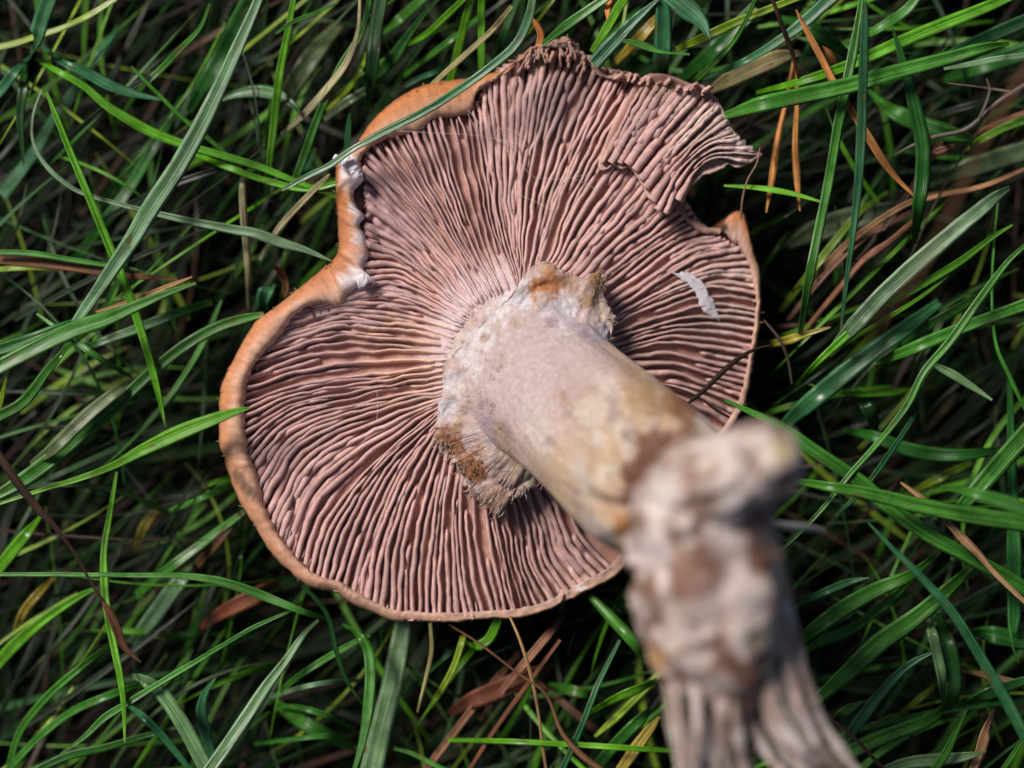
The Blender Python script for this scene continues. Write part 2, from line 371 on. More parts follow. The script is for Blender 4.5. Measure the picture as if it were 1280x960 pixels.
def gill_mesh(curve, hws, zf, lean, seed, wav, start_fade, end_drop, depth=1., zoff=0., ntop=None):
    """curve (n,2) px, hws half widths px"""
    n = len(curve); T = np.gradient(curve, axis=0); T /= np.maximum(1e-6, np.hypot(T[:, 0], T[:, 1]))[:, None]
    nx, ny = -T[:, 1], T[:, 0]
    V = []; Cc = []
    for i in range(n):
        t = i/(n-1); x, y = curve[i]
        s = i
        lat = (2.6*N(x*.022, y*.022, seed*.02)+1.7*N(x*.05, y*.05, seed*.25)+.9*N(x*.13, y*.13, seed*1.7)+.35*N(x*.4, y*.4, seed*1.1))*wav
        z = zf(x, y)+zoff - 1.3*abs(N(seed*1.3, 0, 0)) + .8*fbm(x*.05, y*.05, seed*.7) + .28*N(x*.33, y*.33, seed) + .15*N(x*.8, y*.8, seed)
        er = N(x*.07, y*.07, seed*2.1+9)
        z -= 3.4*wav*max(0, er-.24)
        if start_fade: z -= 4.6*(1-sm(0, .13, t))
        z -= end_drop*sm(.93, 1, t)
        hw = hws[i]*(1+.26*N(x*.03, y*.03, seed*4.)+.14*N(x*.3, y*.3, seed*2.))
        if start_fade: hw *= .55+.45*sm(0, .15, t)
        if i == 0 and start_fade: hw *= .35
        ln = lean*(1+.5*N(seed*.4, x*.02, y*.02)) + 1.2*wav*N(x*.04, y*.04, seed*.9+40)
        for (a, d) in PROF:
            off = lat + a*hw + ln*(1+d/6.6) + .35*N(x*.2, y*.2, a+seed)
            V.append((x+nx[i]*off, y+ny[i]*off, z+d*depth))
            Cc.append(gillcol(x, y, min(1, -d/6.), seed))
    return V, Cc, grid_faces(n, len(PROF))
n_gill = 0; stuffV, stuffC, stuffF = [], [], []
def key_at(keys, q):
    k = min(int(q), len(keys)-2); f = q-k
    k0, k1, k2, k3 = [keys[min(max(j, 0), len(keys)-1)] for j in (k-1, k, k+1, k+2)]
    def cm(a, b, c, d): return .5*((2*b)+(-a+c)*f+(2*a-5*b+4*c-d)*f*f+(-a+3*b-3*c+d)*f**3)
    pts = [np.array([cm(*(float(kk[j][m]) for kk in (k0, k1, k2, k3))) for m in (0, 1)]) for j in range(4)]
    return pts, lerp(k1[4], k2[4], f), lerp(k1[5], k2[5], f)
def fan(keys, spacing, zf, rg, name='gill', zoff=0., depth=1., ter=.55, sec_rng=(.12, .55)):
    global n_gill
    # arclength table of outer ends
    qs = np.linspace(0, len(keys)-1, 400); ends = np.array([key_at(keys, q)[0][3] for q in qs])
    cum = np.concatenate([[0], np.cumsum(np.hypot(*np.diff(ends, axis=0).T))])
    # weight with mid spacing as well, so that strongly fanned areas stay even
    mids = np.array([key_at(keys, q)[0][1] for q in qs]); cm_ = np.concatenate([[0], np.cumsum(np.hypot(*np.diff(mids, axis=0).T))])
    cw = .75*cum+.55*cm_
    tot = cw[-1]; n = int(tot/spacing)
    pos = np.array([np.interp((i+.5+.18*rg.uniform(-1, 1))*tot/n, cw, qs) for i in range(n)])
    sub = []
    for i, q in enumerate(pos): sub.append((q, 0., 1))
    for i in range(n-1): sub.append(((pos[i]+pos[i+1])/2, rg.uniform(*sec_rng), 2))
    for i in range(n-1):
        for f in (.25, .75):
            if rg.random() < ter: sub.append((lerp(pos[i], pos[i+1], f), rg.uniform(.66, .85), 3))
    dq = (len(keys)-1)/n/2
    for (q, t0, lev) in sub:
        pts, lean, wav = key_at(keys, q)
        pa, _, _ = key_at(keys, max(0, q-dq)); pb, _, _ = key_at(keys, min(len(keys)-1, q+dq))
        ns = 44 if lev == 1 else (32 if lev == 2 else 14)
        def ext(p):
            v = p[3]-p[2]; v0 = p[0]-p[1]; return [p[0]+v0/max(1, np.hypot(*v0))*16]+list(p)+[p[3]+v/max(1, np.hypot(*v))*7]
        full = catmull(ext(pts), 60); fa = catmull(ext(pa), 60); fb = catmull(ext(pb), 60)
        if keys is not KEYS: full = catmull(pts, 60); fa = catmull(pa, 60); fb = catmull(pb, 60)
        wid = np.hypot(*(fb-fa).T)  # distance of two neighbours on both sides = 2 fine spacings
        if lev == 1: t1 = rg.uniform(.985, 1.0)
        else: t1 = rg.uniform(.97, 1.0)
        ts = np.linspace(t0, t1, ns)
        cur = np.stack([np.interp(ts*59, np.arange(60), full[:, m]) for m in (0, 1)], -1)
        wloc = np.interp(ts*59, np.arange(60), wid)
        # how many gills share this width here
        share = 1+np.array([sm(.2, .5, t) for t in ts])
        hw = wloc/share*.5*(.76 if lev < 3 else .54)
        if keys is KEYS and q > 26.5: hw = hw*1.12
        hw = hw*(1-.10*sm(6, 8, q)*(1-sm(11, 12, q))) if keys is KEYS else hw
        hw = np.clip(hw, 1.2, 5.2)
        if lev == 3: hw *= .75
        seed = q*7.3+lev*100
        V, Cc, F = gill_mesh(cur, hw, zf, lean, seed, wav, lev > 1, 1.0, depth, zoff-(0 if lev == 1 else rg.uniform(.1, .7))-(.5 if lev == 3 else 0))
        if lev < 3 and n_gill < 296:
            mobj(name, PA(V), F, M_gill, cols=np.array(Cc)); n_gill += 1
        else:
            off = sum(len(v) for v in stuffV); stuffV.append(V); stuffC.append(Cc); stuffF.append(F+off)
rg = random.Random(3)
fan(KEYS, 19.0*1.12, zedge, rg)
# --- torn flap folded over the notch at the upper right, with its own gills
def zflap(x, y):
    t = sm(790, 950, x)
    return ZG + 2.8 - 3.2*t + 2.2*sm(200, 268, y)*(1-sm(840, 900, x)) + .8*fbm(x*.02, y*.02, 8)
FK = [((751,206),(762,172),(783,131),(797,104),0,.5),((756,203),(775,170),(793,138),(813,104),0,.6),((785,206),(812,168),(840,133),(862,108),0,.6),((800,222),(835,182),(866,147),(889,122),0,.9),((812,244),(845,200),(878,168),(906,143),0,.8),
      ((822,262),(850,213),(884,182),(924,172),0,.7),((838,265),(862,215),(894,191),(946,191),0,.6),((852,242),(872,214),(896,200),(930,205),0,.5)]
FP = [(747,208),(757,175),(780,130),(795,103),(810,93),(828,92),(845,97),(862,104),(880,107),(891,118),(899,128),(906,141),(917,162),(930,180),(942,188),(953,193),(940,203),(922,210),(913,205),(903,211),(890,217),(880,219),(868,230),(852,243),(844,256),(836,268),(823,263),(812,250),(801,230),(786,208),(776,212),(764,206),(755,213)]
def build_flap():
    fl = catmull(FP, 150, True); cen = np.array([848., 168.]); V = []; Cc = []
    rings = [(1., -5.4), (1.0, -3.), (.992, -2.0), (.97, -1.8), (.92, -2.4), (.84, -3.2), (.66, -3.4), (.4, -3.4), (.02, -3.4)]
    for (f, d) in rings[::-1]+[(.97, -6.3), (.7, -8), (.3, -8.5), (.02, -8.5)]:
        for i in range(150):
            j = 1+.02*N(i*.6, 0, 2)+.012*N(i*1.7, 0, 3)
            x, y = cen+(fl[i]-cen)*f*j; V.append((x, y, zflap(x, y)+d+.2*N(x*.2, y*.2, 5)))
            c = gillcol(x, y, 0, 2) if d > -6 else (.40, .17, .08)
            Cc.append(mix3(c, (.42, .27, .2), .4))
    n = len(rings)+4
    mobj('torn_flap', PA(V), grid_faces(n, 150, True), M_gill, cols=np.array(Cc))
build_flap()
rg = random.Random(5)
_P = PROF[:]; PROF[:] = [(a, d*.62) for a, d in PROF]
fan(FK, 19.5, zflap, rg, depth=1., ter=.4, sec_rng=(.05, .4))
PROF[:] = _P
# crumbly tissue of the torn margin, upper edge
for q in range(24):
    x0 = R.uniform(648, 742); y0 = lerp(92, 60, math.sin((x0-640)/105*math.pi))+R.uniform(-3, 14)
    a = math.radians(R.uniform(60, 100)); L = R.uniform(14, 30)
    c = np.array([(x0+math.cos(a)*L*t+2*N(q, t*2), y0-math.sin(a)*L*t) for t in np.linspace(-.5, .5, 12)])
    V, Cc, F = gill_mesh(c, np.full(12, R.uniform(1.5, 3.)), lambda x, y: ZG+1.5+2.2*N(x*.06, y*.06, 2), R.uniform(-2, 2), q*3.1, .6, True, 1.5)
    off = sum(len(v) for v in stuffV); stuffV.append(V); stuffC.append([(c_[0]*1., c_[1]*.96, c_[2]*.92) for c_ in Cc]); stuffF.append(F+off)
for q in range(13):
    x0 = R.uniform(770, 888); y0 = lerp(96, 112, (x0-770)/118)+R.uniform(-2, 6)
    a = math.radians(R.uniform(30, 80)); L = R.uniform(6, 14)
    c = np.array([(x0+math.cos(a)*L*t+2*N(q, t*2), y0-math.sin(a)*L*t) for t in np.linspace(-.5, .5, 10)])
    V, Cc, F = gill_mesh(c, np.full(10, R.uniform(1.5, 3.)), lambda x, y: ZG+3+1.5*N(x*.06, y*.06, 2), R.uniform(-2, 2), q*3.7, .6, True, 1.5)
    off = sum(len(v) for v in stuffV); stuffV.append(V); stuffC.append([(c_[0]*1., c_[1]*.96, c_[2]*.92) for c_ in Cc]); stuffF.append(F+off)
o = mobj('short_gills', PA([p for v in stuffV for p in v]), np.vstack(stuffF), M_gill, cols=np.array([c for v in stuffC for c in v]))
o['kind'] = 'stuff'

# --- stem: a stack of rings that rises towards the viewer and leans to the lower right
STEM = [(655,455,42,120),(660,464,49,108),(669,474,53.5,101),(682,485,57,96),(704,502,61,93.5),(730,524,66,94),(758,548,72,97),(784,572,79,100),(806,592,86,101),(822,606,93,98),(832,614,99,90),(838,620,103,62),(840,622,104,5)]
LIL = (.64, .49, .475); CRM = (.66, .48, .33); WHT = (.78, .72, .75); BRN = (.17, .07, .045); OCH = (.40, .22, .10)
SB = [(700,440,80,(.60,.47,.47),.8),(640,470,70,(.64,.51,.52),.8),(735,512,26,(.72,.62,.54),.8),(745,550,20,(.76,.67,.60),.85),(724,590,18,(.72,.62,.54),.8),(770,535,12,(.70,.60,.50),.7),(745,605,10,(.72,.62,.54),.8),(760,590,16,(.76,.68,.6),.7),(748,625,22,(.60,.44,.31),.7),(775,640,26,(.58,.40,.26),.8),
      (790,500,32,(.55,.38,.26),.7),(830,505,34,OCH,.8),(800,485,30,(.5,.33,.18),.6),(855,520,28,(.30,.13,.06),.85),(835,550,30,(.40,.24,.14),.6),(818,570,46,(.20,.09,.06),.95),(800,605,38,BRN,.95),(797,645,30,(.28,.11,.05),.95),(785,655,20,(.42,.18,.06),.85),(845,585,55,(.20,.10,.07),.95),
      (845,530,12,(.7,.52,.40),.6),(832,525,12,(.62,.42,.26),.6),(650,540,15,(.42,.22,.10),.0),(735,590,6,(.45,.25,.15),.3),(725,640,16,(.64,.5,.36),.5)]
COL = [(657,344),(668,333),(684,327),(700,338),(716,344),(734,350),(749,338),(752,352),(757,378),(768,398),(763,425),(772,440),(778,470),(770,520),(740,570),(706,604),(690,606),(672,604),(655,616),(640,622),(622,643),(609,634),(592,620),(584,608),(576,588),(566,577),(558,562),(549,556),(543,538),(547,522),(549,505),(555,488),(556,468),(566,446),(576,432),(588,412),(603,396),(622,384),(640,368)]
CB = [(605,425,22,WHT,.9),(585,450,22,WHT,.85),(568,480,20,WHT,.8),(559,512,16,WHT,1),(640,375,22,WHT,1),(622,400,20,WHT,.95),(655,360,14,WHT,.9),(690,350,22,(.46,.20,.09),1),(672,360,16,(.52,.22,.08),.9),(684,334,14,(.58,.33,.18),.8),(715,350,20,(.42,.25,.15),.7),(750,345,14,(.40,.22,.09),1),(740,372,16,(.26,.16,.10),.85),
      (732,380,12,(.4,.22,.1),.7),(700,395,30,(.72,.64,.70),.85),(715,385,16,(.78,.72,.78),.7),(688,402,11,(.42,.28,.34),.8),(748,420,16,(.36,.34,.42),.8),(730,415,12,(.40,.34,.42),.7),(752,385,12,(.65,.54,.4),.7),(620,412,12,(.50,.36,.27),.6),(606,422,7,(.38,.25,.17),.7),(645,402,9,(.45,.33,.22),.6),(635,395,7,(.5,.35,.25),.5),
      (556,545,18,(.40,.19,.11),1),(566,558,18,(.36,.16,.09),1),(590,578,20,(.42,.20,.11),.95),(597,592,20,(.38,.17,.08),1),(570,535,9,(.45,.3,.18),.8),(575,520,8,(.5,.35,.2),.5),(665,550,15,(.36,.18,.09),.95),(655,543,12,(.38,.20,.10),.9),(676,565,10,(.30,.16,.09),.9),(650,590,18,(.45,.38,.20),.6),(667,596,16,(.40,.36,.22),.7),(640,570,22,(.58,.44,.32),.6),
      (606,530,14,(.44,.36,.44),.7),(600,505,9,(.36,.25,.32),.6),(614,550,9,(.42,.34,.42),.6),(630,605,26,(.46,.31,.25),.75),(615,628,20,(.34,.20,.14),.9),(640,535,10,(.5,.38,.22),.5),(625,545,8,(.5,.42,.22),.5),(590,400,10,(.66,.5,.42),.6),(572,430,9,(.6,.45,.36),.5)]
def build_stem():
    st = catmull([s for s in STEM], 110); V = []; Cc = []; K = 150
    for r in range(110):
        cx, cy, z, rr = st[r]
        for k in range(K):
            a = 2*math.pi*k/K; ca, sa = math.cos(a), math.sin(a)
            up = sm(88, 102, z)
            f = 1+.035*fbm(ca*1.3, sa*1.3, z*.03)*2+.03*N(ca*2.5, sa*2.5, z*.05) + up*.10*N(ca*3, sa*3, z*.12)
            f += .010*N(ca*16, sa*16, z*.07)+.006*N(ca*42, sa*42, z*.25)+.02*fbm(ca*5, sa*5, z*.10)
            x = cx+rr*f*ca; y = cy+rr*f*sa
            V.append((x, y, z+.5*N(ca*4, sa*4, z*.2)*up*4))
            b = mix3(LIL, CRM, sm(40, 150, (x-650)*.76+(y-450)*.65+25*N(x*.02, y*.02)))
            k1 = 1+.16*N(ca*9, sa*9, z*.04)+.12*N(ca*30, sa*30, z*.06)+.16*fbm(x*.06, y*.06, 0)
            st_ = N((x*.9-y*.25)*.035, (x*.25+y*.9)*.011, 4.4)
            b = mix3(b, (.74, .66, .61), .7*sm(.0, .3, st_)); b = mix3(b, (.46, .31, .22), .75*sm(.08, .38, -st_)); b = mix3(b, (.42,.30,.30), .7*sm(.12, .4, fbm(x*.045+9, y*.03, 7)))
            b = (b[0]*k1, b[1]*k1, b[2]*k1)
            Cc.append(paint(x, y, b, SB+CB if z < 64 else SB))
    return mobj('stem', PA(V), grid_faces(110, K, True)[:, ::-1], M_stem, cols=np.array(Cc))
build_stem()
# --- ragged collar of tissue round the foot of the stem
def build_collar():
    n = 420; co = catmull(COL, n, True); K = 56; V = []; Cc = []
    cen = np.array([668., 470.])
    for i in range(n):
        o = co[i]; d = o-cen; L = np.hypot(*d); u = d/L
        jag = (3*N(o[0]*.14, o[1]*.14, 3)+3.*N(o[0]*.4, o[1]*.4, 6)+2.4*N(o[0]*.9, o[1]*.9, 6))*(.6+.9*sm(520, 560, o[1]))
        o = o+u*jag
        inn = np.array([684., 486.])+u*82
        low = sm(560, 640, o[1])
        right = sm(745, 790, o[0])
        ztop = 53.5-1.5*low-1.*right; zin = 57.5+1.*low
        th = 1.3+.8*N(o[0]*.05, o[1]*.05, 1)
        for k in range(K):
            t = k/(K-1)
            if t < .72:      # upper face from stem outwards
                f = t/.72; x, y = inn+(o-inn)*f
                z = lerp(zin, ztop, f**.8) + 1.6*math.sin(f*math.pi)*(.4+.8*N(x*.03, y*.03, 5)) + 1.2*sm(.7, .95, f)*(.6+N(x*.04, y*.04, 11))
                z += 1.1*fbm(x*.045, y*.045, 2)+.16*N(x*.22, y*.22, 3)+.05*N(x*.6, y*.6, 3)
                z -= 1.2*math.exp(-((f-.62)/.08)**2)*max(0, .3+N(x*.02, y*.02, 20))*1.5
            else:
                f = (t-.72)/.28; q = 1-.0*f
                x, y = o+u*(1.2*math.sin(f*math.pi))-u*(16*max(0, f-.5))
                z0 = ztop+1.2*(.6+N(o[0]*.04, o[1]*.04, 11))+.9*fbm(o[0]*.05, o[1]*.05, 2)
                z = z0 - (th+6*sm(.5, 1, f))*f**1.1 + .3*N(x*.3, y*.3, z0)
            V.append((x, y, z))
            b = mix3(LIL, (.60, .46, .42), .5+fbm(x*.03, y*.03, 5)); kk = 1+.12*N(x*.12, y*.12, 4)+.06*N(x*.5, y*.5, 4)
            Cc.append(paint(x, y, (b[0]*kk, b[1]*kk, b[2]*kk), CB))
    F = grid_faces(n, K); F = np.vstack([F, np.stack([np.arange(K-1)+(n-1)*K, np.arange(K-1)+(n-1)*K+1, np.arange(K-1)+1, np.arange(K-1)], -1)])
    mobj('torn_collar', PA(V), F, M_stem, cols=np.array(Cc))
build_collar()
# --- generic round tube through px points (x,y,z,radius px)
def tube(pts, n, K, noise_a=0., noise_f=.05, seed=0, col=lambda x, y, z: (.5, .4, .35), flat=1.):
    c = catmull(pts, n); W = PA(c[:, :3]); sc_ = (SENS/LENS)*(H-c[:, 2]*1e-3)/1280; rad_ = c[:, 3]*sc_
    T = np.gradient(W, axis=0); T /= np.maximum(1e-9, np.linalg.norm(T, axis=1))[:, None]
    V = []; Cc = []; up = np.array([.13, .21, .97])
    for i in range(n):
        a = np.cross(T[i], up); a /= np.linalg.norm(a); b = np.cross(a, T[i])
        for k in range(K):
            th = 2*math.pi*k/K; d = a*math.cos(th)+b*math.sin(th)*flat
            p = W[i]+d*rad_[i]
            if noise_a:
                q = p*1000; f = 1+noise_a*(fbm(q[0]*noise_f+seed, q[1]*noise_f, q[2]*noise_f, 4)*2)
                p = W[i]+d*rad_[i]*f
            V.append(p); Cc.append(col(*(p*1000)))
    V.append(W[0]); Cc.append(Cc[0]); V.append(W[-1]); Cc.append(Cc[-1])
    F = [tuple(f) for f in grid_faces(n, K, True)]
    F += [(n*K, (k+1) % K, k) for k in range(K)] + [(n*K+1, (n-1)*K+k, (n-1)*K+(k+1) % K) for k in range(K)]
    return np.array(V), F, np.array(Cc)
PAL = (.66, .56, .51); PAL2 = (.44, .32, .29); CBN = (.17, .075, .045); CGR = (.50, .45, .28)
ZB = 118
def px_of(x, y, z):  # mm -> pixel
    s = .72*(H*1000-z)/1280; return 640+x/s, 480-y/s
BB = [(795,655,22,(.2,.09,.05),.8),(790,725,26,(.24,.12,.07),.8),(868,628,24,(.22,.12,.09),1),(845,640,18,(.33,.24,.22),.7),(935,625,30,(.34,.28,.28),.7),(975,560,22,(.50,.42,.20),.6),(800,600,26,(.2,.1,.06),.8),(905,555,40,(.66,.58,.53),.7),(830,610,30,(.70,.63,.60),.8),(900,600,28,(.68,.6,.56),.6),(920,640,20,(.70,.64,.66),.6),  # dark blob below the knob paints the shade of a hole
      (810,690,34,(.70,.60,.60),.9),(855,700,24,(.36,.22,.16),.7),(815,740,28,(.25,.14,.09),.9),(870,735,25,(.27,.15,.12),.85),(945,660,26,(.28,.16,.12),.9),(925,720,26,(.62,.50,.50),.7),(945,760,40,(.66,.56,.54),.8),(850,775,26,(.62,.52,.46),.7),(825,820,24,(.50,.28,.13),.9),(845,815,14,(.62,.48,.36),.6),
      (905,770,20,(.35,.22,.17),.6),(895,840,16,(.26,.14,.10),.8),(970,830,26,(.35,.33,.26),.8),(955,800,26,(.58,.50,.34),.5),(905,880,26,(.34,.20,.15),.7),(885,860,30,(.60,.50,.47),.7),(1000,870,22,(.33,.20,.18),.7),(940,880,20,(.3,.16,.12),.6),(965,690,20,(.3,.17,.12),.5)]
def clodcol(x, y, z):
    px, py = px_of(x, y, z)
    v = 1.5*fbm(x*.30, y*.14, z*.2, 4)+.02; v2 = 1.5*fbm(x*.5+7, y*.2, z*.3, 3)
    b = mix3(PAL, PAL2, sm(-.15, .2, v2)); b = mix3(b, CBN, sm(-.02, .2, v)*.92); b = mix3(b, (.74, .66, .66), .7*sm(.1, .35, -v))
    return paint(px, py, b, BB)
def clod(pts, n, K, na, nf, seed):
    V, F, Cc = tube(pts, n, K, na, nf, seed, clodcol); mobj('earthy_stem_base', V, F, M_clod, cols=Cc)
# knob of mycelium facing the viewer + the hanging mass
def lump(cx, cy, cz, rx, ry, rz, rot, seed, name='stem_base_lump'):
    W = np.array(P(cx, cy, cz)); s = .72*(H-cz*1e-3)/1280; n, K = 40, 64; V = []; Cc = []
    for i in range(n):
        ph = math.pi*i/(n-1)
        for k in range(K):
            th = 2*math.pi*k/K; d = Vector((math.sin(ph)*math.cos(th), math.sin(ph)*math.sin(th), math.cos(ph)))
            f = 1+.5*fbm(d[0]*1.1+seed, d[1]*1.1, d[2]*1.1, 4)
            lx, ly = d[0]*rx*s*f, d[1]*ry*s*f
            V.append(W+np.array((lx*math.cos(rot)-ly*math.sin(rot), lx*math.sin(rot)+ly*math.cos(rot), d[2]*rz*1e-3*f))); Cc.append(mix3(clodcol(*(V[-1]*1000)), (.66, .58, .53), .12))
    mobj(name, V, grid_faces(n, K, True), M_clod, cols=np.array(Cc))
lump(906, 600, 125, 95, 64, 14, math.radians(20), 1.3)
lump(852, 650, 123, 58, 50, 11, math.radians(30), 4.3)
lump(832, 698, 119, 44, 28, 8, .3, 8.1)
clod([(880,600,108,60),(872,645,119,84),(876,700,120,92),(890,765,118,94),(898,818,115,74),(906,850,110,50),(912,875,105,20)], 80, 72, .16, .11, 3)
RS = random.Random(11)
fr = []
for q in range(40):
    t = q/39; x0 = lerp(842, 975, t)+RS.uniform(-8, 8); side = t > .55
    x2 = (lerp(856, 930, t/.55) if not side else lerp(985, 1062, (t-.55)/.45))+RS.uniform(-18, 18)
    y2 = (lerp(1000, 960, t) if not side else 985)+RS.uniform(-30, 15)
    fr.append(((x0, RS.uniform(715, 840)), (lerp(x0, x2, .45)+RS.uniform(-11, 11), RS.uniform(890, 910)), (x2, y2)))

for a, b, c in fr:
    z = RS.uniform(108, 122)
    V, F, Cc = tube([(*a, z, 8), (*b, z+RS.uniform(-4, 4), RS.uniform(6, 14)), (*c, z-RS.uniform(2, 8), RS.uniform(3, 7))], 26, 20, .34, .3, RS.uniform(0, 99), lambda x, y, z: mix3(clodcol(x, y, z), (.70, .60, .56), .35))
    mobj('frayed_root_strand', V, F, M_clod, cols=Cc)
# --- white mycelium tuft on the right gills, tooth on the left rim
def tuft(pts, seed, name='mycelium_tuft', k=.6):
    k *= 1.1
    V, F, Cc = tube(pts, 40, 16, k, 1.1, seed, lambda x, y, z: (.76, .71, .76), flat=.6); mobj(name, V, F, M_white, cols=Cc)
for q, sp in enumerate(([(845,343,2),(856,346,6),(868,353,7),(877,368,6),(884,380,9),(893,391,5),(899,401,.8)], [(852,349,1),(862,351,5),(872,361,5),(880,374,6),(887,387,5)], [(862,345,1),(873,352,4),(881,362,4),(884,372,2)], [(838,340,.5),(848,344,2.5),(858,352,2)])):
    V, F, Cc = tube([(x, y, zedge(x, y)-.45+.2*q, r*(1-.12*q)) for x, y, r in sp], 44, 18, .5, 1.5, q*3.3, lambda x, y, z: (.66, .58, .62), flat=.2); mobj('scraped_pale_flesh', V, F, M_white, cols=Cc)
tuft([(446,352,50.5,8),(458,349,50,6),(468,351,48.5,1.5)], 5, k=.4)
tuft([(430,198,51,6),(440,206,51.5,7),(446,218,51,7),(450,226,50,3)], 8, k=.5)
tuft([(417,196,51,3),(424,200,51,6),(432,203,51,5),(440,200,51,2)], 9, k=.7)
# fibres on the stem and collar
V_, F_, C_ = [], [], []
for q in range(300):
    if q < 60: x, y, z, L, cc = R.gauss(663, 10), R.gauss(553, 9), 62, R.uniform(5, 12), (.30, .15, .07)
    elif q < 100: x, y, z, L, cc = R.gauss(590, 12), R.gauss(585, 14), 54.5, R.uniform(4, 9), (.42, .22, .11)
    elif q < 130: x, y, z, L, cc = R.gauss(748, 6), R.gauss(346, 7), 56, R.uniform(6, 13), (.40, .25, .12)
    elif q < 160: x, y, z, L, cc = R.gauss(556, 6), R.gauss(556, 12), 54, R.uniform(4, 9), (.62, .48, .4)
    else: x, y, z, L, cc = R.uniform(590, 700), R.uniform(420, 600), 62, R.uniform(3, 6), (.40, .24, .14)
    a = R.uniform(.9, 1.9)
    if q >= 190:
        i = R.randrange(len(COL)); cx_, cy_ = COL[i]
        while not (cy_ > 545 or (cx_ > 740 and cy_ < 440)) or (cx_ > 700 and cy_ > 450): i = R.randrange(len(COL)); cx_, cy_ = COL[i]
        a = math.atan2(cy_-470, cx_-668)+R.uniform(-.6, .6); x, y, z, L = cx_-6*math.cos(a)+R.uniform(-7, 7), cy_-6*math.sin(a)+R.uniform(-7, 7), 54, R.uniform(7, 13)
        cc = R.choice(((.6, .45, .38), (.5, .33, .22), (.7, .58, .52), (.35, .2, .12)))
    V, F, Cc = tube([(x, y, z, .6), (x+math.cos(a)*L*.5, y+math.sin(a)*L*.5, z+R.uniform(.4, 1.6), .5), (x+math.cos(a+.3)*L, y+math.sin(a+.3)*L, z-R.uniform(0, 1), .3)], 5, 4, col=lambda *_: cc)
    off = sum(len(v) for v in V_); V_.append(V); C_.append(Cc); F_ += [tuple(int(i)+off for i in f) for f in F]
o = mobj('surface_fibres', np.vstack(V_), F_, M_stem, cols=np.vstack(C_)); o['kind'] = 'stuff'

V_, F_, C_ = [], [], []
for q in range(110):
    i = R.randrange(NR); ox, oy = outc[i]; ix, iy = inc[i]
    if ox > 700 and oy < 300 and R.random() < .5: continue
    d = np.array([ox-ix, oy-iy]); d /= max(1, np.hypot(*d)); L = R.uniform(.3, 3.2); z = zedge(ix, iy)-R.uniform(.5, 3)
    b = (ox-d[0]*3, oy-d[1]*3); e = (b[0]+d[0]*(L+3)+R.uniform(-3, 3), b[1]+d[1]*(L+3)+R.uniform(-3, 3))
    cc = R.choice(((.5, .25, .12), (.55, .35, .2), (.3, .14, .07)))
    V, F, Cc = tube([(*b, z, .8), ((b[0]+e[0])/2+R.uniform(-1, 1), (b[1]+e[1])/2, z+.4, .6), (*e, z+.2, .25)], 5, 4, col=lambda *_: cc)
    off = sum(len(v) for v in V_); V_.append(V); C_.append(Cc); F_ += [tuple(int(k)+off for k in f) for f in F]
o = mobj('margin_hairs', np.vstack(V_), F_, M_stem, cols=np.vstack(C_)); o['kind'] = 'stuff'
V_, F_, C_ = [], [], []
for pts in ([(500,164),(540,166),(590,169),(640,178),(668,186)], [(585,138),(600,155),(612,170),(640,182)], [(606,140),(600,160),(596,184)], [(612,170),(630,160),(655,172)], [(585,142),(598,168),(612,172)], [(640,182),(648,190),(652,200)],
            [(650,205),(660,215),(668,222)], [(668,222),(690,224),(715,222),(732,218)], [(715,222),(728,228),(745,236)], [(640,240),(660,248),(690,262)], [(471,488),(472,505),(471,528)]):
    V, F, Cc = tube([(x, y, zedge(x, y)+1.0, .24) for x, y in pts], 16, 4, col=lambda *_: (.75, .68, .75))
    off = sum(len(v) for v in V_); V_.append(V); C_.append(Cc); F_ += [tuple(int(k)+off for k in f) for f in F]
o = mobj('silk_threads', np.vstack(V_), F_, M_white, cols=np.vstack(C_)); o['kind'] = 'stuff'
V, F, Cc = tube([(950,184,46,.8), (946,204,47,1.2), (934,226,47,1.2), (928,250,46,1.3), (926,274,44,1.)], 24, 5, col=lambda *_: (.30, .17, .11)); mobj('loose_fibre', V, F, M_stem, cols=Cc)

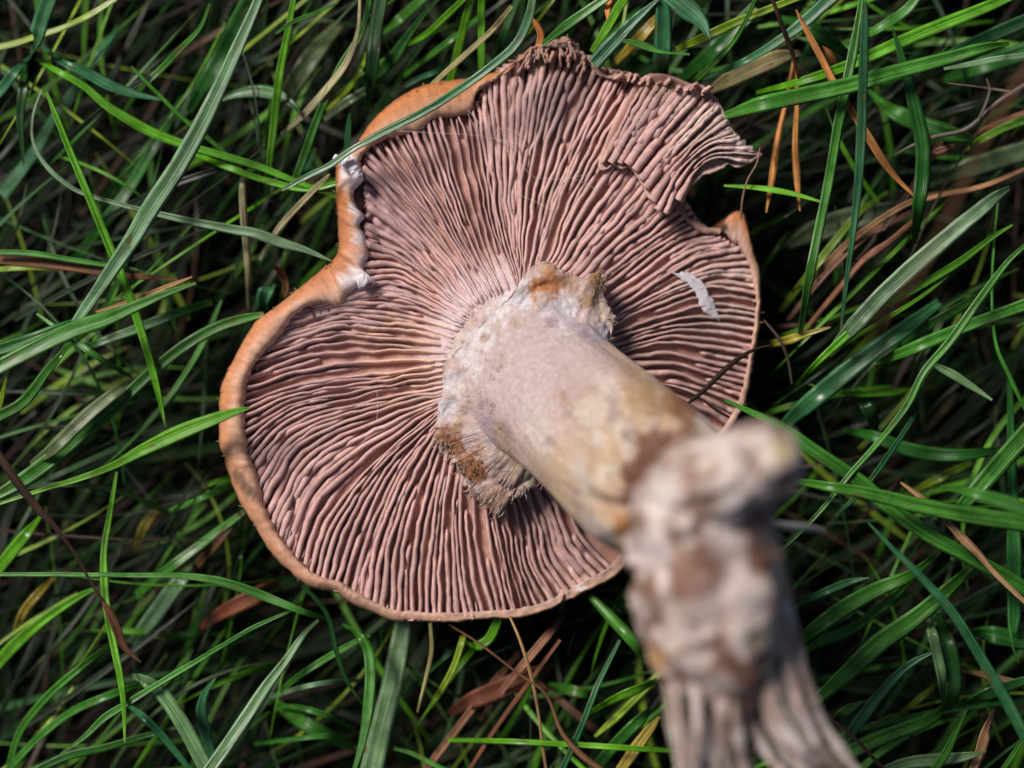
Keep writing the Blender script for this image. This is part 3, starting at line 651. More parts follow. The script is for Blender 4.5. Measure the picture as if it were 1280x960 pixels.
# ------------------------------------------------------------------ grass blades
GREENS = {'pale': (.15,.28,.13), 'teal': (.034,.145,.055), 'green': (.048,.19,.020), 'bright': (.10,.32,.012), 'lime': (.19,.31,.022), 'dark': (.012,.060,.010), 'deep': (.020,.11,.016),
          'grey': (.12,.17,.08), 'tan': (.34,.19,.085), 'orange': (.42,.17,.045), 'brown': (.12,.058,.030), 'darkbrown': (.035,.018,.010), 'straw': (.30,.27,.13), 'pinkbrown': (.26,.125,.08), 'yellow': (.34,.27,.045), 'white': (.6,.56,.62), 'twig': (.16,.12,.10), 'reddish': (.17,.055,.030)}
DRY = ('tan', 'orange', 'brown', 'darkbrown', 'straw', 'pinkbrown', 'white', 'twig', 'reddish')
def blade_geo(pts, seed, fold=.28, roll=0., thick=.09, n=None, round_=False, rgb=(.1, .3, .05), tipfade=True):
    """pts (x,y,z mm,width px)"""
    p = np.asarray(pts, float)
    L = np.sum(np.hypot(*np.diff(p[:, :2], axis=0).T)); n = n or max(14, int(L/9))
    c = catmull(p, n); c[:, 3] = np.maximum(c[:, 3], .5)
    W = PA(c[:, :3]); s = (SENS/LENS)*(H-c[:, 2]*1e-3)/1280; hw = c[:, 3]*.5*s
    T = np.gradient(W, axis=0); T /= np.maximum(1e-9, np.linalg.norm(T, axis=1))[:, None]
    cum = np.concatenate([[0], np.cumsum(np.linalg.norm(np.diff(W, axis=0), axis=1))])
    if round_: prof = [(math.cos(a), math.sin(a)) for a in np.linspace(0, 2*math.pi, 9)[:-1]]
    else: prof = [(-1, .10), (-.55, .0), (-.14, -fold*.75), (0, -fold*.6), (.14, -fold*.75), (.55, 0), (1, .10), (.5, -thick*2), (0, -fold-thick*2), (-.5, -thick*2)]
    K = len(prof); V = []; UV = []; Cc = []
    su = (seed*.37) % 1
    for i in range(n):
        side = np.cross(T[i], (0, 0, 1)); side /= max(1e-9, np.linalg.norm(side)); nrm = np.cross(side, T[i])
        r = roll+.25*N(seed, i*.12, 0)
        a = side*math.cos(r)+nrm*math.sin(r); b = -side*math.sin(r)+nrm*math.cos(r)
        tt = i/(n-1)
        for (u, v) in prof:
            e = 1+.05*N(i*.5, u, seed)
            V.append(W[i]+a*u*hw[i]*e+b*v*hw[i]); UV.append((u*hw[i]+su, cum[i]+su))
            k = 1+.22*N(seed*1.3, tt*4, 0)
            q = rgb
            if not round_:
                if abs(u) < .1: k *= 1.25
                if abs(u) > .9: k *= 1.12
            if tipfade: q = mix3(q, (.20, .15, .05), .5*sm(.955, 1, tt)*(N(seed*5.1, 3)>-.1))
            Cc.append((q[0]*k, q[1]*k, q[2]*k))
    F = grid_faces(n, K, True)
    return np.array(V), F, np.array(UV), np.array(Cc)
BL = []   # filled below: (name, category, label, colour, z start, z end, points (x,y,w))
def B(label, col, z0, z1, pts, name='grass_blade', cat='grass blade', rnd=False, fold=.28, roll=None): BL.append((name, cat, label, col, z0, z1, pts, rnd, fold, roll))
# --- upper left
B('broad pale blue-green blade slanting down across the upper left, topmost there', 'pale', 55, 50, [(326,-12,11),(318,12,13),(290,75,17),(255,150,21),(225,205,23),(190,258,23),(165,300,21),(130,352,17),(97,400,12),(88,412,4)], roll=.1)
B('narrow lime green blade crossing under the broad pale blade at the left', 'bright', 50, 46, [(58,115,3),(72,150,7),(92,200,9),(115,255,10),(140,315,11),(160,365,11),(180,425,10),(195,480,8),(207,534,2)])
B('bright green blade arching from the leaf joint at upper left toward the cap rim', 'bright', 44, 40, [(45,74,5),(70,88,8),(105,108,9),(135,133,11),(170,155,14),(200,170,13),(245,185,10),(320,207,9),(365,225,8),(420,246,5)])
B('lime blade running just below the bright arching blade and touching the cap rim', 'bright', 39, 41, [(235,190,5),(280,207,8),(320,222,8),(370,235,9),(400,234,8),(424,228,6)])
B('short glossy dark blade with a wet highlight in the upper left', 'teal', 44, 42, [(52,58,5),(80,78,9),(110,92,14),(140,108,15),(170,118,11),(208,126,2)], roll=.35)
B('wide short blade leaving the frame at the top left corner', 'teal', 50, 44, [(64,-8,22),(52,25,22),(45,50,20),(38,70,10)], roll=0)
B('small blade hanging left of the leaf joint in the top left', 'teal', 42, 38, [(38,70,5),(20,88,12),(5,108,15),(-12,128,12)])
B('narrow dark blade dropping straight down from the leaf joint at upper left', 'dark', 40, 36, [(30,78,7),(30,105,12),(25,145,10),(28,185,5),(30,208,2)])
B('yellow-green blade curving in from the left edge beneath the top left joint', 'lime', 40, 44, [(-8,60,10),(20,54,10),(50,44,9),(80,34,8),(110,20,9),(145,-2,9)])
B('thin pale curling blade whose wide tip points at the notch of the cap rim', 'pale', 42, 47, [(52,112,2),(41,145,3),(42,180,4),(60,210,6),(90,235,6),(120,247,6),(160,258,6),(200,268,8),(240,277,10),(290,287,12),(320,292,13),(350,303,13),(380,312,9),(414,326,2)])
B('small twig-like green blade starting beside the broad pale blade', 'green', 44, 40, [(164,83,3),(185,105,5),(205,125,5),(225,145,6),(250,165,6),(280,190,5),(305,215,3)])
B('long dark glossy blade from the left edge up behind the top left joint', 'teal', 26, 32, [(2,245,20),(40,195,17),(70,145,14),(100,100,12),(128,62,12),(150,30,10)], roll=.4)
B('wide dark striped blade behind the broad pale one at the top', 'deep', 40, 30, [(322,-8,28),(300,30,28),(278,70,25),(250,115,17),(225,160,10)], roll=.1)
B('narrow mid-green blade with a bent tip left of the wide striped blade', 'green', 42, 32, [(262,5,3),(250,35,5),(225,62,8),(200,88,8),(175,112,7),(145,155,5)])
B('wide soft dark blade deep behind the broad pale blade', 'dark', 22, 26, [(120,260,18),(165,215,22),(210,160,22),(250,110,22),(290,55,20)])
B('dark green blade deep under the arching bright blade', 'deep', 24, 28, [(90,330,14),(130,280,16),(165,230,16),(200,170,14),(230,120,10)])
B('curled dark green blade tip beside the dark upper tuft', 'deep', 34, 40, [(278,125,3),(298,117,13),(325,114,17),(350,120,16),(368,132,8),(374,142,3)], roll=.3)
B('bright upright blade left of the torn upper rim', 'bright', 34, 46, [(335,250,8),(337,205,8),(343,150,10),(350,90,10),(360,40,9),(368,-8,7)])
B('thin green blade bowing right at the top above the upright bright blade', 'green', 46, 44, [(345,42,3),(365,28,5),(395,16,5),(422,3,2)])
B('yellow-tipped pale blade slanting to a frayed brown end left of the cap', 'straw', 46, 36, [(450,-5,4),(447,40,5),(432,80,9),(405,115,10),(380,143,9),(352,168,4)], name='dry_straw', cat='dry grass')
B('fresh green blade crossing over the frayed straw left of the cap', 'green', 44, 34, [(462,0,6),(452,40,7),(425,85,9),(400,140,10),(382,190,10),(368,225,8),(350,250,5)])
B('broad old blade with a brown broken top left of the cap', 'grey', 22, 26, [(345,150,22),(365,110,24),(395,65,24),(425,30,16)])
B('wide near-black upright blade above the left rim', 'dark', 40, 36, [(478,-8,16),(470,40,19),(464,95,18),(460,140,12)])
B('blade with a pale wet edge rising right of the near-black upright one', 'deep', 32, 46, [(462,100,16),(490,75,16),(510,45,10),(530,18,6),(552,-5,3)])
B('soft yellow-green blade behind the top of the cap rim', 'green', 30, 26, [(478,42,10),(495,28,12),(515,10,13),(535,-8,13)])
B('bright green blade rising past the top edge above the orange rim', 'bright', 30, 44, [(500,60,4),(530,45,7),(560,18,8),(585,-6,7)])
B('long slim blade hooked over the upper left rim and across the cap', 'teal', 52, 60, [(352,238,4),(385,220,8),(412,207,9),(440,187,9),(480,165,10),(530,140,10),(580,108,11),(620,78,11),(645,55,12),(660,25,12),(668,-10,9)], roll=.1)
B('pale dry straw leaning against the top of the orange rim', 'straw', 40, 46, [(540,106,6),(580,70,7),(615,38,7),(640,8,6)], name='dry_straw', cat='dry grass')
B('bright fat blade standing behind the pale straw above the rim', 'bright', 30, 44, [(562,104,9),(572,65,10),(582,25,11),(590,-8,10)])
B('upright bright stalk just right of the fat bright blade above the rim', 'bright', 34, 42, [(602,92,8),(602,50,9),(602,10,9),(603,-8,9)])
B('dim grey-green blade lying flat above the upper left rim', 'teal', 30, 34, [(488,118,4),(520,100,6),(545,90,6),(565,80,5)])
B('slim blade rising to the upper left above the rim', 'green', 28, 40, [(505,95,6),(540,68,8),(570,45,8),(600,20,7)])
B('striped pale blade tucked beside the upper left rim', 'grey', 34, 30, [(405,150,8),(430,130,11),(455,115,11),(470,105,6)])
B('thin lime blade curving behind the left rim crown', 'lime', 30, 42, [(408,138,5),(435,112,6),(452,85,6),(458,65,5)])
B('short dark glossy blade standing over the white patch of the left rim', 'teal', 34, 44, [(434,195,6),(435,170,8),(437,150,6),(438,142,3)])
# --- left
B('grey-green stiff stalk standing beside the thin pale blade left of the cap', 'straw', 34, 44, [(312,385,7),(311,345,9),(307,295,10),(303,250,10),(304,225,9)], name='dry_straw', cat='dry grass', rnd=True)
B('pale split straw pointing to the rim notch left of the cap', 'straw', 32, 46, [(325,325,4),(345,290,7),(368,263,8),(398,232,7),(412,218,3)], name='dry_straw', cat='dry grass')
B('dark slim blade passing behind the pale split straw', 'teal', 28, 40, [(322,330,8),(345,295,9),(365,260,9),(378,225,8),(395,185,5)])
B('small green bud-like curled blade beside the left rim', 'teal', 32, 40, [(334,388,8),(329,378,18),(334,362,20),(342,353,9)], roll=.2, fold=.6)
B('curled brown papery leaf next to the small green bud', 'brown', 34, 42, [(352,380,4),(358,360,9),(353,342,9),(342,333,4)], name='dry_straw', cat='dry grass')
B('long two-toned blade, green above and brown below, lying flat at the left', 'brown', 46, 44, [(-10,322,15),(40,327,16),(90,333,14),(130,340,12),(170,345,9),(222,349,3)], name='dry_straw', cat='dry grass')
B('green upper half of the two-toned flat blade at the left', 'green', 48, 45, [(-10,315,7),(40,317,8),(90,325,7),(130,331,6),(172,337,3)])
B('soft wide green blade sweeping in from the left edge over the pale blade tip', 'green', 60, 54, [(-15,466,20),(40,437,22),(90,413,22),(130,400,20),(165,385,15),(205,368,9),(245,354,4)], roll=.1)
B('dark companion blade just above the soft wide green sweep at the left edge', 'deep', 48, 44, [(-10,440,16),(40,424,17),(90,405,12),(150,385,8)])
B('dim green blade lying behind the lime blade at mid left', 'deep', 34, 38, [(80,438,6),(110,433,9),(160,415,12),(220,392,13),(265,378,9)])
B('thin rust-coloured blade tip over the dim green blades at mid left', 'tan', 40, 48, [(120,390,2),(165,376,6),(205,360,6),(240,346,2)], name='dry_straw', cat='dry grass')
B('thin green blade curving from the left edge to the tip of the broad pale blade', 'green', 46, 50, [(-8,524,14),(30,502,14),(58,465,11),(78,440,7),(92,415,5)])
B('small pointed blade poking up at the left edge', 'lime', 44, 52, [(-4,520,9),(3,495,7),(8,472,2)])
B('small diagonal blade crossing under the soft green sweep', 'green', 40, 46, [(46,392,3),(85,420,7),(120,445,8),(165,472,5)])
B('pale streaked blade with a brown burnt spot at mid left', 'grey', 50, 46, [(38,580,8),(65,562,17),(95,533,19),(120,510,18),(150,487,15),(185,468,11)], roll=.15)
B('long streaky green blade running from the left edge up to the orange rim', 'green', 46, 44, [(-8,622,12),(30,600,20),(70,570,21),(110,535,20),(150,502,16),(190,465,15),(230,433,15),(270,410,14),(300,400,13),(330,393,7)], roll=-.15)
B('soft foreground blade whose green tip lies over the left rim', 'bright', 50, 62, [(-8,632,4),(60,610,6),(100,598,8),(140,583,10),(180,562,16),(220,543,20),(260,527,17),(290,516,11),(312,510,3)], roll=.1)
B('dark brown withered blade slanting in from the left edge', 'darkbrown', 62, 56, [(-8,560,10),(20,600,13),(45,633,11),(70,660,7),(95,695,4),(115,730,4),(130,752,4)], name='dry_straw', cat='dry grass')
B('shrivelled brown husk at the lower end of the dark withered blade', 'brown', 55, 50, [(127,748,4),(143,778,12),(155,808,9),(176,828,2)], name='dry_straw', cat='dry grass')
B('upright green blade passing behind the shrivelled husk', 'bright', 40, 50, [(146,590,3),(136,650,7),(130,690,8),(131,730,10),(135,770,9),(143,810,9),(150,845,8),(155,885,6),(156,928,2)])
B('bright fan blade at the left edge below the withered one', 'bright', 34, 40, [(-8,720,14),(15,690,16),(35,665,14),(55,640,8)])
B('yellowing blade at the lower left edge', 'yellow', 28, 32, [(18,795,8),(30,765,11),(50,740,10),(68,722,6)])
B('bright blade rising from the left edge low down', 'bright', 32, 36, [(-8,835,16),(20,805,16),(55,775,13),(95,748,9),(120,735,4)])
B('long slim blade lying nearly level across the lower left', 'green', 52, 50, [(-10,718,5),(80,718,6),(160,719,6),(230,720,8),(280,728,11),(330,745,11),(380,765,8),(418,776,5)])
B('long thin blade rising to the right from the lower left over the green tangle', 'green', 48, 46, [(76,942,2),(105,922,6),(130,898,10),(155,882,9),(190,860,8),(240,830,7),(290,800,6),(320,783,6),(362,764,3)])
B('pale ribbed broad blade deep in the lower left', 'pale', 26, 32, [(165,806,16),(185,780,21),(205,753,22),(228,722,20),(238,706,14)], roll=0)
B('brown continuation of the ribbed broad blade near the lower left rim', 'brown', 30, 32, [(240,715,10),(265,685,13),(290,655,9),(302,640,4)], name='dry_straw', cat='dry grass')
B('rounded bright green blade bending over at the bottom left', 'pale', 46, 44, [(166,846,10),(178,850,15),(198,862,17),(222,895,19),(245,935,19),(262,970,18)], roll=0)
B('pale straight blade coming up from the bottom left', 'pale', 50, 38, [(256,972,18),(285,930,17),(310,893,16),(335,855,14),(358,825,10),(378,795,7),(398,775,3)], roll=0)
B('short wet blade with a glint left of the rounded bright one', 'teal', 44, 38, [(158,880,6),(180,897,10),(205,922,11),(242,968,7)])
B('short upright blade between the two pale bottom blades', 'teal', 34, 46, [(270,972,8),(260,925,14),(252,893,15),(256,868,9),(269,848,2)])
B('bright blade lying under the lower left rim', 'green', 30, 32, [(170,745,12),(205,715,13),(245,685,12),(285,655,10),(305,640,6)])
B('arched yellow-green blade in the shadow left of the cap', 'yellow', 22, 26, [(170,690,8),(180,660,12),(195,640,10),(208,640,9),(225,665,10)])
B('long green blade low at the bottom left edge', 'green', 34, 38, [(5,968,8),(45,925,10),(90,890,10),(140,868,10),(190,850,6)])
B('slender blade fanning up from the bottom left corner', 'green', 32, 40, [(10,965,8),(25,915,9),(60,870,10),(100,835,9),(145,800,5)])
B('flat green blade with frayed tip along the bottom left', 'green', 40, 38, [(40,965,8),(85,945,11),(130,935,11),(180,920,8),(220,910,3)])
# --- bottom
B('twisted green blade rising to a bend below the bottom rim', 'green', 48, 40, [(440,972,5),(452,930,9),(460,885,13),(463,845,14),(460,812,14),(446,792,9),(428,780,5)])
B('widest pale silvery blade running down from the bottom rim', 'pale', 38, 34, [(462,975,30),(476,915,28),(488,865,26),(498,815,25),(506,775,22)], roll=0)
B('thin dark curved blade hanging below the lower left rim', 'dark', 50, 44, [(378,732,4),(398,752,6),(412,775,6),(420,812,6),(432,848,5),(453,880,2)])
B('pale thin level blade beside the twisted green blade', 'pale', 38, 36, [(338,872,7),(375,860,6),(412,853,6),(452,850,6)])
B('green blade slanting up to the twisted blade from the lower left', 'green', 34, 40, [(335,880,6),(365,852,8),(400,828,9),(440,805,8),(462,795,4)])
B('lime stalk rising to the bottom rim', 'lime', 36, 42, [(538,884,7),(555,857,8),(568,832,8),(578,800,8),(580,790,5)])
B('small curled bright leaf tucked under the bottom rim', 'bright', 38, 42, [(580,802,5),(595,808,12),(610,800,13),(620,782,12),(623,768,9)])
B('wide dim green blade crossing low left of the silvery blade', 'green', 28, 30, [(345,880,14),(375,900,18),(405,918,18),(445,935,12)])
B('arched green blade above the wide dim one at the bottom', 'green', 34, 34, [(345,882,6),(375,885,8),(410,895,8),(445,912,7)])
B('level green blade below the arched one at the bottom', 'green', 30, 34, [(318,930,5),(360,925,6),(405,920,7),(440,922,5)])
B('thin green blade heading right along the bottom edge', 'green', 36, 38, [(490,935,4),(515,942,6),(545,957,6),(570,968,6)])
B('pinkish brown straw leaning to the upper right under the bottom rim', 'pinkbrown', 34, 38, [(600,900,6),(640,848,9),(680,800,10),(705,770,7)], name='dry_straw', cat='dry grass')
B('brown straw parallel to the pinkish one and left of it', 'pinkbrown', 30, 32, [(530,965,9),(565,920,10),(605,868,10),(650,815,8)], name='dry_straw', cat='dry grass')
B('wide reddish brown dead leaf under the bottom rim', 'reddish', 34, 30, [(562,893,12),(590,876,22),(625,862,26),(660,845,20),(690,833,8)], name='dry_straw', cat='dry grass')
B('rust-brown dead leaf deep under the lower left rim', 'reddish', 24, 28, [(250,785,8),(280,765,18),(320,745,22),(350,730,16)], name='dry_straw', cat='dry grass')
B('thin wavy brown stem hanging from the bottom rim to the frame edge', 'tan', 46, 42, [(637,770,3),(650,800,4),(664,845,5),(673,890,4),(678,930,4),(684,970,4)], name='dry_straw', cat='dry grass', rnd=True)
B('thin straw stem with a bend below the bottom rim', 'straw', 36, 44, [(522,890,2),(532,850,5),(540,812,6),(538,778,5)], name='dry_straw', cat='dry grass', rnd=True)
B('dark twig crossing the brown straws below the cap and turning orange', 'brown', 42, 48, [(560,780,2),(600,805,3),(645,840,3),(682,868,4),(702,915,6),(728,945,9),(760,968,9)], name='dry_straw', cat='dry grass', rnd=True)
B('rusty stem crossing behind the dark twig under the bottom rim', 'reddish', 36, 40, [(585,965,4),(620,910,5),(665,848,5),(700,800,4)], name='dry_straw', cat='dry grass')
B('orange-brown stem slanting right in the shade below the cap', 'brown', 28, 30, [(668,850,5),(700,875,9),(735,905,9),(770,930,6)], name='dry_straw', cat='dry grass')
B('level light green stem crossing the bottom centre', 'bright', 42, 44, [(560,925,6),(640,927,7),(720,931,7),(800,936,7),(872,940,5)])
B('glossy green stalk running from the bottom rim toward the stem', 'green', 38, 48, [(738,745,10),(765,773,15),(790,800,16),(808,826,12)], rnd=True)
B('bright blade ending behind the frayed stem base', 'bright', 40, 44, [(735,892,7),(768,874,12),(800,860,12),(832,845,7)])
B('green blade with a yellow edge left of the frayed stem base', 'yellow', 38, 42, [(772,968,12),(795,935,15),(812,912,12),(824,896,4)])
B('broad green blade beneath the yellow-edged one', 'green', 34, 38, [(740,965,14),(770,930,17),(800,900,15),(822,880,6)])
B('pale upright blade left of the yellow-edged blade', 'teal', 44, 40, [(700,968,9),(722,920,9),(738,880,8),(750,850,7),(775,800,4)])
B('rounded green blade in the shade right of the brown straws', 'green', 32, 32, [(685,855,6),(710,862,14),(735,868,12),(752,874,5)])
# --- upper right
B('long upright green blade crossing beneath the wide level blade at upper right', 'green', 54, 52, [(1078,-8,6),(1068,55,12),(1057,110,14),(1046,165,14),(1037,220,13),(1024,285,12),(1011,350,13),(1000,418,8)], roll=.1)
B('straight dark green blade standing over the wide level blade at upper right', 'teal', 66, 58, [(1082,0,2),(1081,25,9),(1080,60,12),(1078,120,13),(1076,180,13),(1072,240,11),(1065,300,8),(1057,360,6),(1051,412,3)], roll=.1)
B('wide flat blade lying almost level across the upper right', 'green', 56, 60, [(905,145,12),(945,132,20),(1000,120,21),(1060,107,21),(1120,90,19),(1180,74,17),(1230,60,13),(1262,54,5)], roll=0)
B('fresh bright stem crossing above the wide level blade at upper right', 'bright', 46, 52, [(945,116,6),(1000,102,11),(1060,82,14),(1120,55,16),(1180,30,17),(1230,10,15),(1275,-10,12)])
B('silvery green blade between the bright stem and the right edge', 'teal', 42, 46, [(1165,78,6),(1200,62,14),(1245,42,18),(1292,22,18)])
B('narrow pale blade under the tip of the wide level one', 'pale', 48, 50, [(1180,86,4),(1215,80,7),(1250,73,8),(1295,68,7)])
B('deep green upright blade with a rust joint right of the dry orange straw', 'deep', 56, 50, [(1116,36,2),(1125,65,9),(1135,100,13),(1145,140,18),(1153,180,19),(1153,220,20),(1148,260,16),(1143,305,8)])
B('large pointed leaf lying behind the deep green upright blade', 'green', 38, 42, [(1085,112,8),(1115,138,20),(1150,155,22),(1190,168,21),(1225,175,5)], roll=0)
B('long orange-brown dead straw slanting down through the upper right', 'orange', 52, 50, [(995,12,2),(1012,45,8),(1028,75,10),(1043,105,10),(1062,135,9),(1085,170,11),(1103,200,10),(1120,222,7),(1142,244,4)], name='dry_straw', cat='dry grass')
B('orange needle hanging vertically right of the torn flap', 'orange', 40, 44, [(996,80,4),(996,130,6),(994,180,8),(996,220,10),(1000,264,2)], name='pine_needle', cat='needle', rnd=True)
B('second orange needle, left of the vertical one and tilted', 'orange', 40, 43, [(992,75,4),(983,125,6),(972,175,8),(965,225,9),(958,266,2)], name='pine_needle', cat='needle', rnd=True)
B('brown needle passing behind the upright green blade near the top', 'orange', 38, 34, [(1015,30,4),(1030,55,7),(1045,85,9),(1056,115,5)], name='pine_needle', cat='needle', rnd=True)
B('near-black thin twig entering at the top right of the cap', 'darkbrown', 60, 52, [(963,-8,4),(978,33,6),(990,65,6),(999,98,4)], name='twig', cat='twig', rnd=True)
B('wide upright blade ending at the top of the torn margin', 'teal', 50, 44, [(826,-8,12),(829,15,20),(829,45,23),(828,75,24),(828,100,22)], roll=0)
B('broad pointed leaf overhanging the wide upright blade at the top', 'teal', 58, 60, [(825,-12,12),(845,0,24),(862,14,27),(877,28,18),(887,48,2)], roll=0)
B('tapered blade slanting up right from the torn margin', 'teal', 46, 50, [(742,80,18),(768,52,18),(795,24,13),(824,-2,3)], roll=0)
B('long green blade rising right from the crumbled top of the cap', 'green', 46, 52, [(678,56,6),(700,38,11),(725,20,13),(765,-8,11)], roll=0)
B('bright ribbed blade between the two slanting blades above the cap', 'bright', 40, 46, [(740,65,7),(757,38,11),(772,12,12),(785,-8,11)])
B('yellow withered blade leaning behind the tapered one above the cap', 'yellow', 36, 42, [(770,78,10),(795,52,16),(815,30,14),(830,15,8)])
B('short wet blade crossing the wide upright one above the cap', 'green', 52, 53, [(778,51,3),(795,54,9),(812,60,9),(826,65,4),(862,68,3)])
B('small curled orange leaf tip at the top above the cap', 'orange', 48, 52, [(764,-8,9),(760,8,9),(759,24,2)], name='dry_straw', cat='dry grass')
B('small yellow-brown curl behind the crumbled top of the cap', 'orange', 44, 42, [(664,22,4),(672,33,8),(676,45,9),(673,58,8)], name='dry_straw', cat='dry grass')
B('yellow-green stem slanting up right above the torn flap', 'lime', 48, 52, [(845,62,9),(880,47,12),(920,28,11),(960,12,10),(1010,-8,9)])
B('thin green blade rising from the torn flap to the top', 'green', 46, 54, [(862,108,8),(893,78,8),(918,50,7),(935,20,6),(945,-5,5)])
B('long pointed blade running from the torn flap to the upper right', 'teal', 46, 52, [(878,100,5),(920,82,8),(960,60,11),(1000,32,15),(1045,-8,18)])
B('wide pale striped old blade beside the torn flap', 'straw', 36, 38, [(885,115,10),(910,100,22),(940,86,24),(975,72,20),(1000,66,8)], name='dry_straw', cat='dry grass')
B('dark broad blade deep behind the thin one above the flap', 'deep', 28, 32, [(850,100,14),(885,70,20),(915,40,20),(945,10,18)])
B('broken brownish green leaf crossing the orange straws at the upper right', 'deep', 46, 42, [(975,22,10),(1005,32,17),(1035,50,18),(1065,72,10)])
B('short bright blade pointing right beside the notch of the cap', 'bright', 44, 48, [(905,232,3),(950,235,7),(990,242,7),(1032,254,2)])
B('green blade tips crossing at the top behind the bright stem', 'green', 40, 44, [(1050,55,8),(1090,40,12),(1130,15,13),(1150,-8,10)])
B('dry grey twig with side shoots near the right edge', 'twig', 50, 54, [(1118,194,2),(1140,182,4),(1168,171,5),(1205,163,6),(1228,145,6),(1248,127,6),(1272,112,7),(1292,100,7)], name='twig', cat='twig', rnd=True)
B('small side twig standing up from the dry grey twig', 'twig', 54, 56, [(1222,152,4),(1232,130,4),(1237,112,3),(1233,98,2)], name='twig', cat='twig', rnd=True)
B('thin level grey twig above the dry grey one', 'twig', 50, 52, [(1185,104,1.5),(1225,109,3),(1262,115,5),(1292,122,5)], name='twig', cat='twig', rnd=True)
B('pink fleshy stem at the right edge below the grey twig', 'pinkbrown', 40, 42, [(1225,165,9),(1250,155,11),(1292,138,10)], name='dry_straw', cat='dry grass', rnd=True)
B('short pink stem tip beside the deep green upright blade', 'pinkbrown', 40, 42, [(1158,195,7),(1175,189,12),(1190,184,9)], name='dry_straw', cat='dry grass', rnd=True)
B('green stem arching to the right edge below the grey twig', 'bright', 42, 46, [(1205,192,8),(1225,176,10),(1255,160,11),(1292,146,12)])
B('broad dull grey-green blade at the right below the twigs', 'grey', 22, 26, [(1160,230,14),(1200,215,24),(1245,200,26),(1295,185,24)])
# --- right
B('wide dim grey-green blade lying deep right of the notch', 'grey', 26, 28, [(985,308,10),(1020,290,30),(1060,276,32),(1110,262,18),(1140,252,6)])
B('jointed brown stem running up right beside the right lobe', 'pinkbrown', 38, 42, [(1003,418,8),(1040,372,8),(1075,330,8),(1095,314,11),(1115,300,8),(1155,265,8)], name='dry_straw', cat='dry grass', rnd=True)
B('upper brown straw parallel to the jointed stem', 'tan', 34, 38, [(1008,362,8),(1045,318,9),(1090,282,9),(1140,252,8),(1190,238,6)], name='dry_straw', cat='dry grass')
B('dull brown straw close under the upper brown one', 'pinkbrown', 32, 36, [(985,400,6),(1030,345,7),(1080,298,8),(1140,265,8)], name='dry_straw', cat='dry grass')
B('lime green blade behind the brown stems right of the cap', 'lime', 30, 34, [(975,390,8),(1010,345,10),(1045,300,10),(1075,265,8),(1110,240,5)])
B('big grey-green blade slanting from the right edge to the jointed stem', 'pale', 58, 50, [(1262,235,8),(1240,250,16),(1210,275,20),(1180,300,22),(1140,335,23),(1100,372,23),(1065,410,20),(1035,445,13)], roll=0)
B('bright green blade running under the big grey-green one', 'bright', 52, 48, [(1266,281,2),(1240,297,7),(1200,327,10),(1150,357,11),(1100,385,12),(1050,427,11),(1020,455,8),(995,482,5)])
B('thin bright blade tip just below the bright green blade', 'bright', 50, 48, [(1186,344,2),(1150,372,5),(1110,397,6),(1055,430,5)])
B('longest thin green blade rising from the stem base to the right edge', 'green', 54, 56, [(972,692,4),(1020,645,6),(1065,590,7),(1105,545,8),(1135,505,9),(1155,465,9),(1185,430,11),(1210,395,11),(1235,360,10),(1262,325,7),(1295,295,5)])
B('level green blade crossing in from the right edge at mid height', 'green', 50, 46, [(1295,376,17),(1240,396,15),(1190,415,16),(1140,436,16),(1092,456,10)], roll=0)
B('wide glossy blade with a white sheen beside the right lobe', 'teal', 40, 44, [(972,540,14),(1010,505,22),(1050,472,24),(1090,440,22),(1130,412,20),(1175,378,15)], roll=.25)
B('lighter green blade above the wide glossy one', 'green', 36, 40, [(1085,455,10),(1130,425,14),(1170,402,14),(1215,375,11),(1250,350,7)])
B('dark thin upright stem near the right edge', 'green', 46, 50, [(1285,520,4),(1262,470,6),(1245,430,5),(1240,370,4),(1243,300,4),(1248,250,3)], rnd=True)
B('short wet pale blade pointing down right of the thin long one', 'pale', 42, 44, [(1160,452,3),(1185,465,10),(1210,480,9),(1240,500,3)])
B('greyish upright blade crossing the long thin blade at mid right', 'grey', 36, 46, [(1135,480,9),(1150,450,11),(1168,420,9),(1185,385,7)])
B('dark curved blade with a droplet lying in the shade right of the stem', 'deep', 36, 40, [(1055,538,8),(1090,545,14),(1130,560,17),(1170,568,18),(1215,568,14),(1255,560,8)])
B('short leaf standing dark beside the droplet blade', 'dark', 38, 30, [(1072,488,8),(1082,505,18),(1092,525,16),(1098,540,5)])
B('olive blade half hidden in the shade right of the stem base', 'lime', 28, 32, [(1130,620,6),(1160,605,10),(1190,590,10),(1215,578,6)])
B('slim dark blade leaning up right behind the rust-spotted blade', 'teal', 44, 52, [(1045,645,4),(1080,610,7),(1110,570,8),(1140,525,7),(1145,515,3)])
B('green blade with a yellow tip right of the lobe edge', 'yellow', 38, 42, [(958,432,8),(985,425,12),(1010,417,8),(1038,409,2)])
B('small dark twig poking down at the lobe edge', 'twig', 44, 36, [(955,400,2),(975,425,4),(985,450,3),(990,480,2)], name='twig', cat='twig', rnd=True)
B('long rust-spotted blade running down right from behind the stem base', 'green', 52, 56, [(905,500,3),(945,518,9),(985,540,15),(1025,568,17),(1070,598,18),(1110,632,20),(1160,668,19),(1215,698,18),(1260,722,17),(1295,745,16)], roll=0)
B('wide level blade crossing over the rust-spotted one on the right', 'green', 60, 66, [(985,600,8),(1030,607,12),(1085,617,17),(1150,632,20),(1220,645,22),(1295,656,22)], roll=0)
B('blurred foreground blade at the right edge above the wide level one', 'green', 78, 84, [(1175,608,5),(1210,615,13),(1250,626,18),(1298,642,18)], roll=0)
B('ribbed bright blade slanting from the right edge into the blurred one', 'green', 56, 48, [(1298,525,24),(1265,562,25),(1232,600,24),(1200,636,17),(1190,650,8)], roll=0)
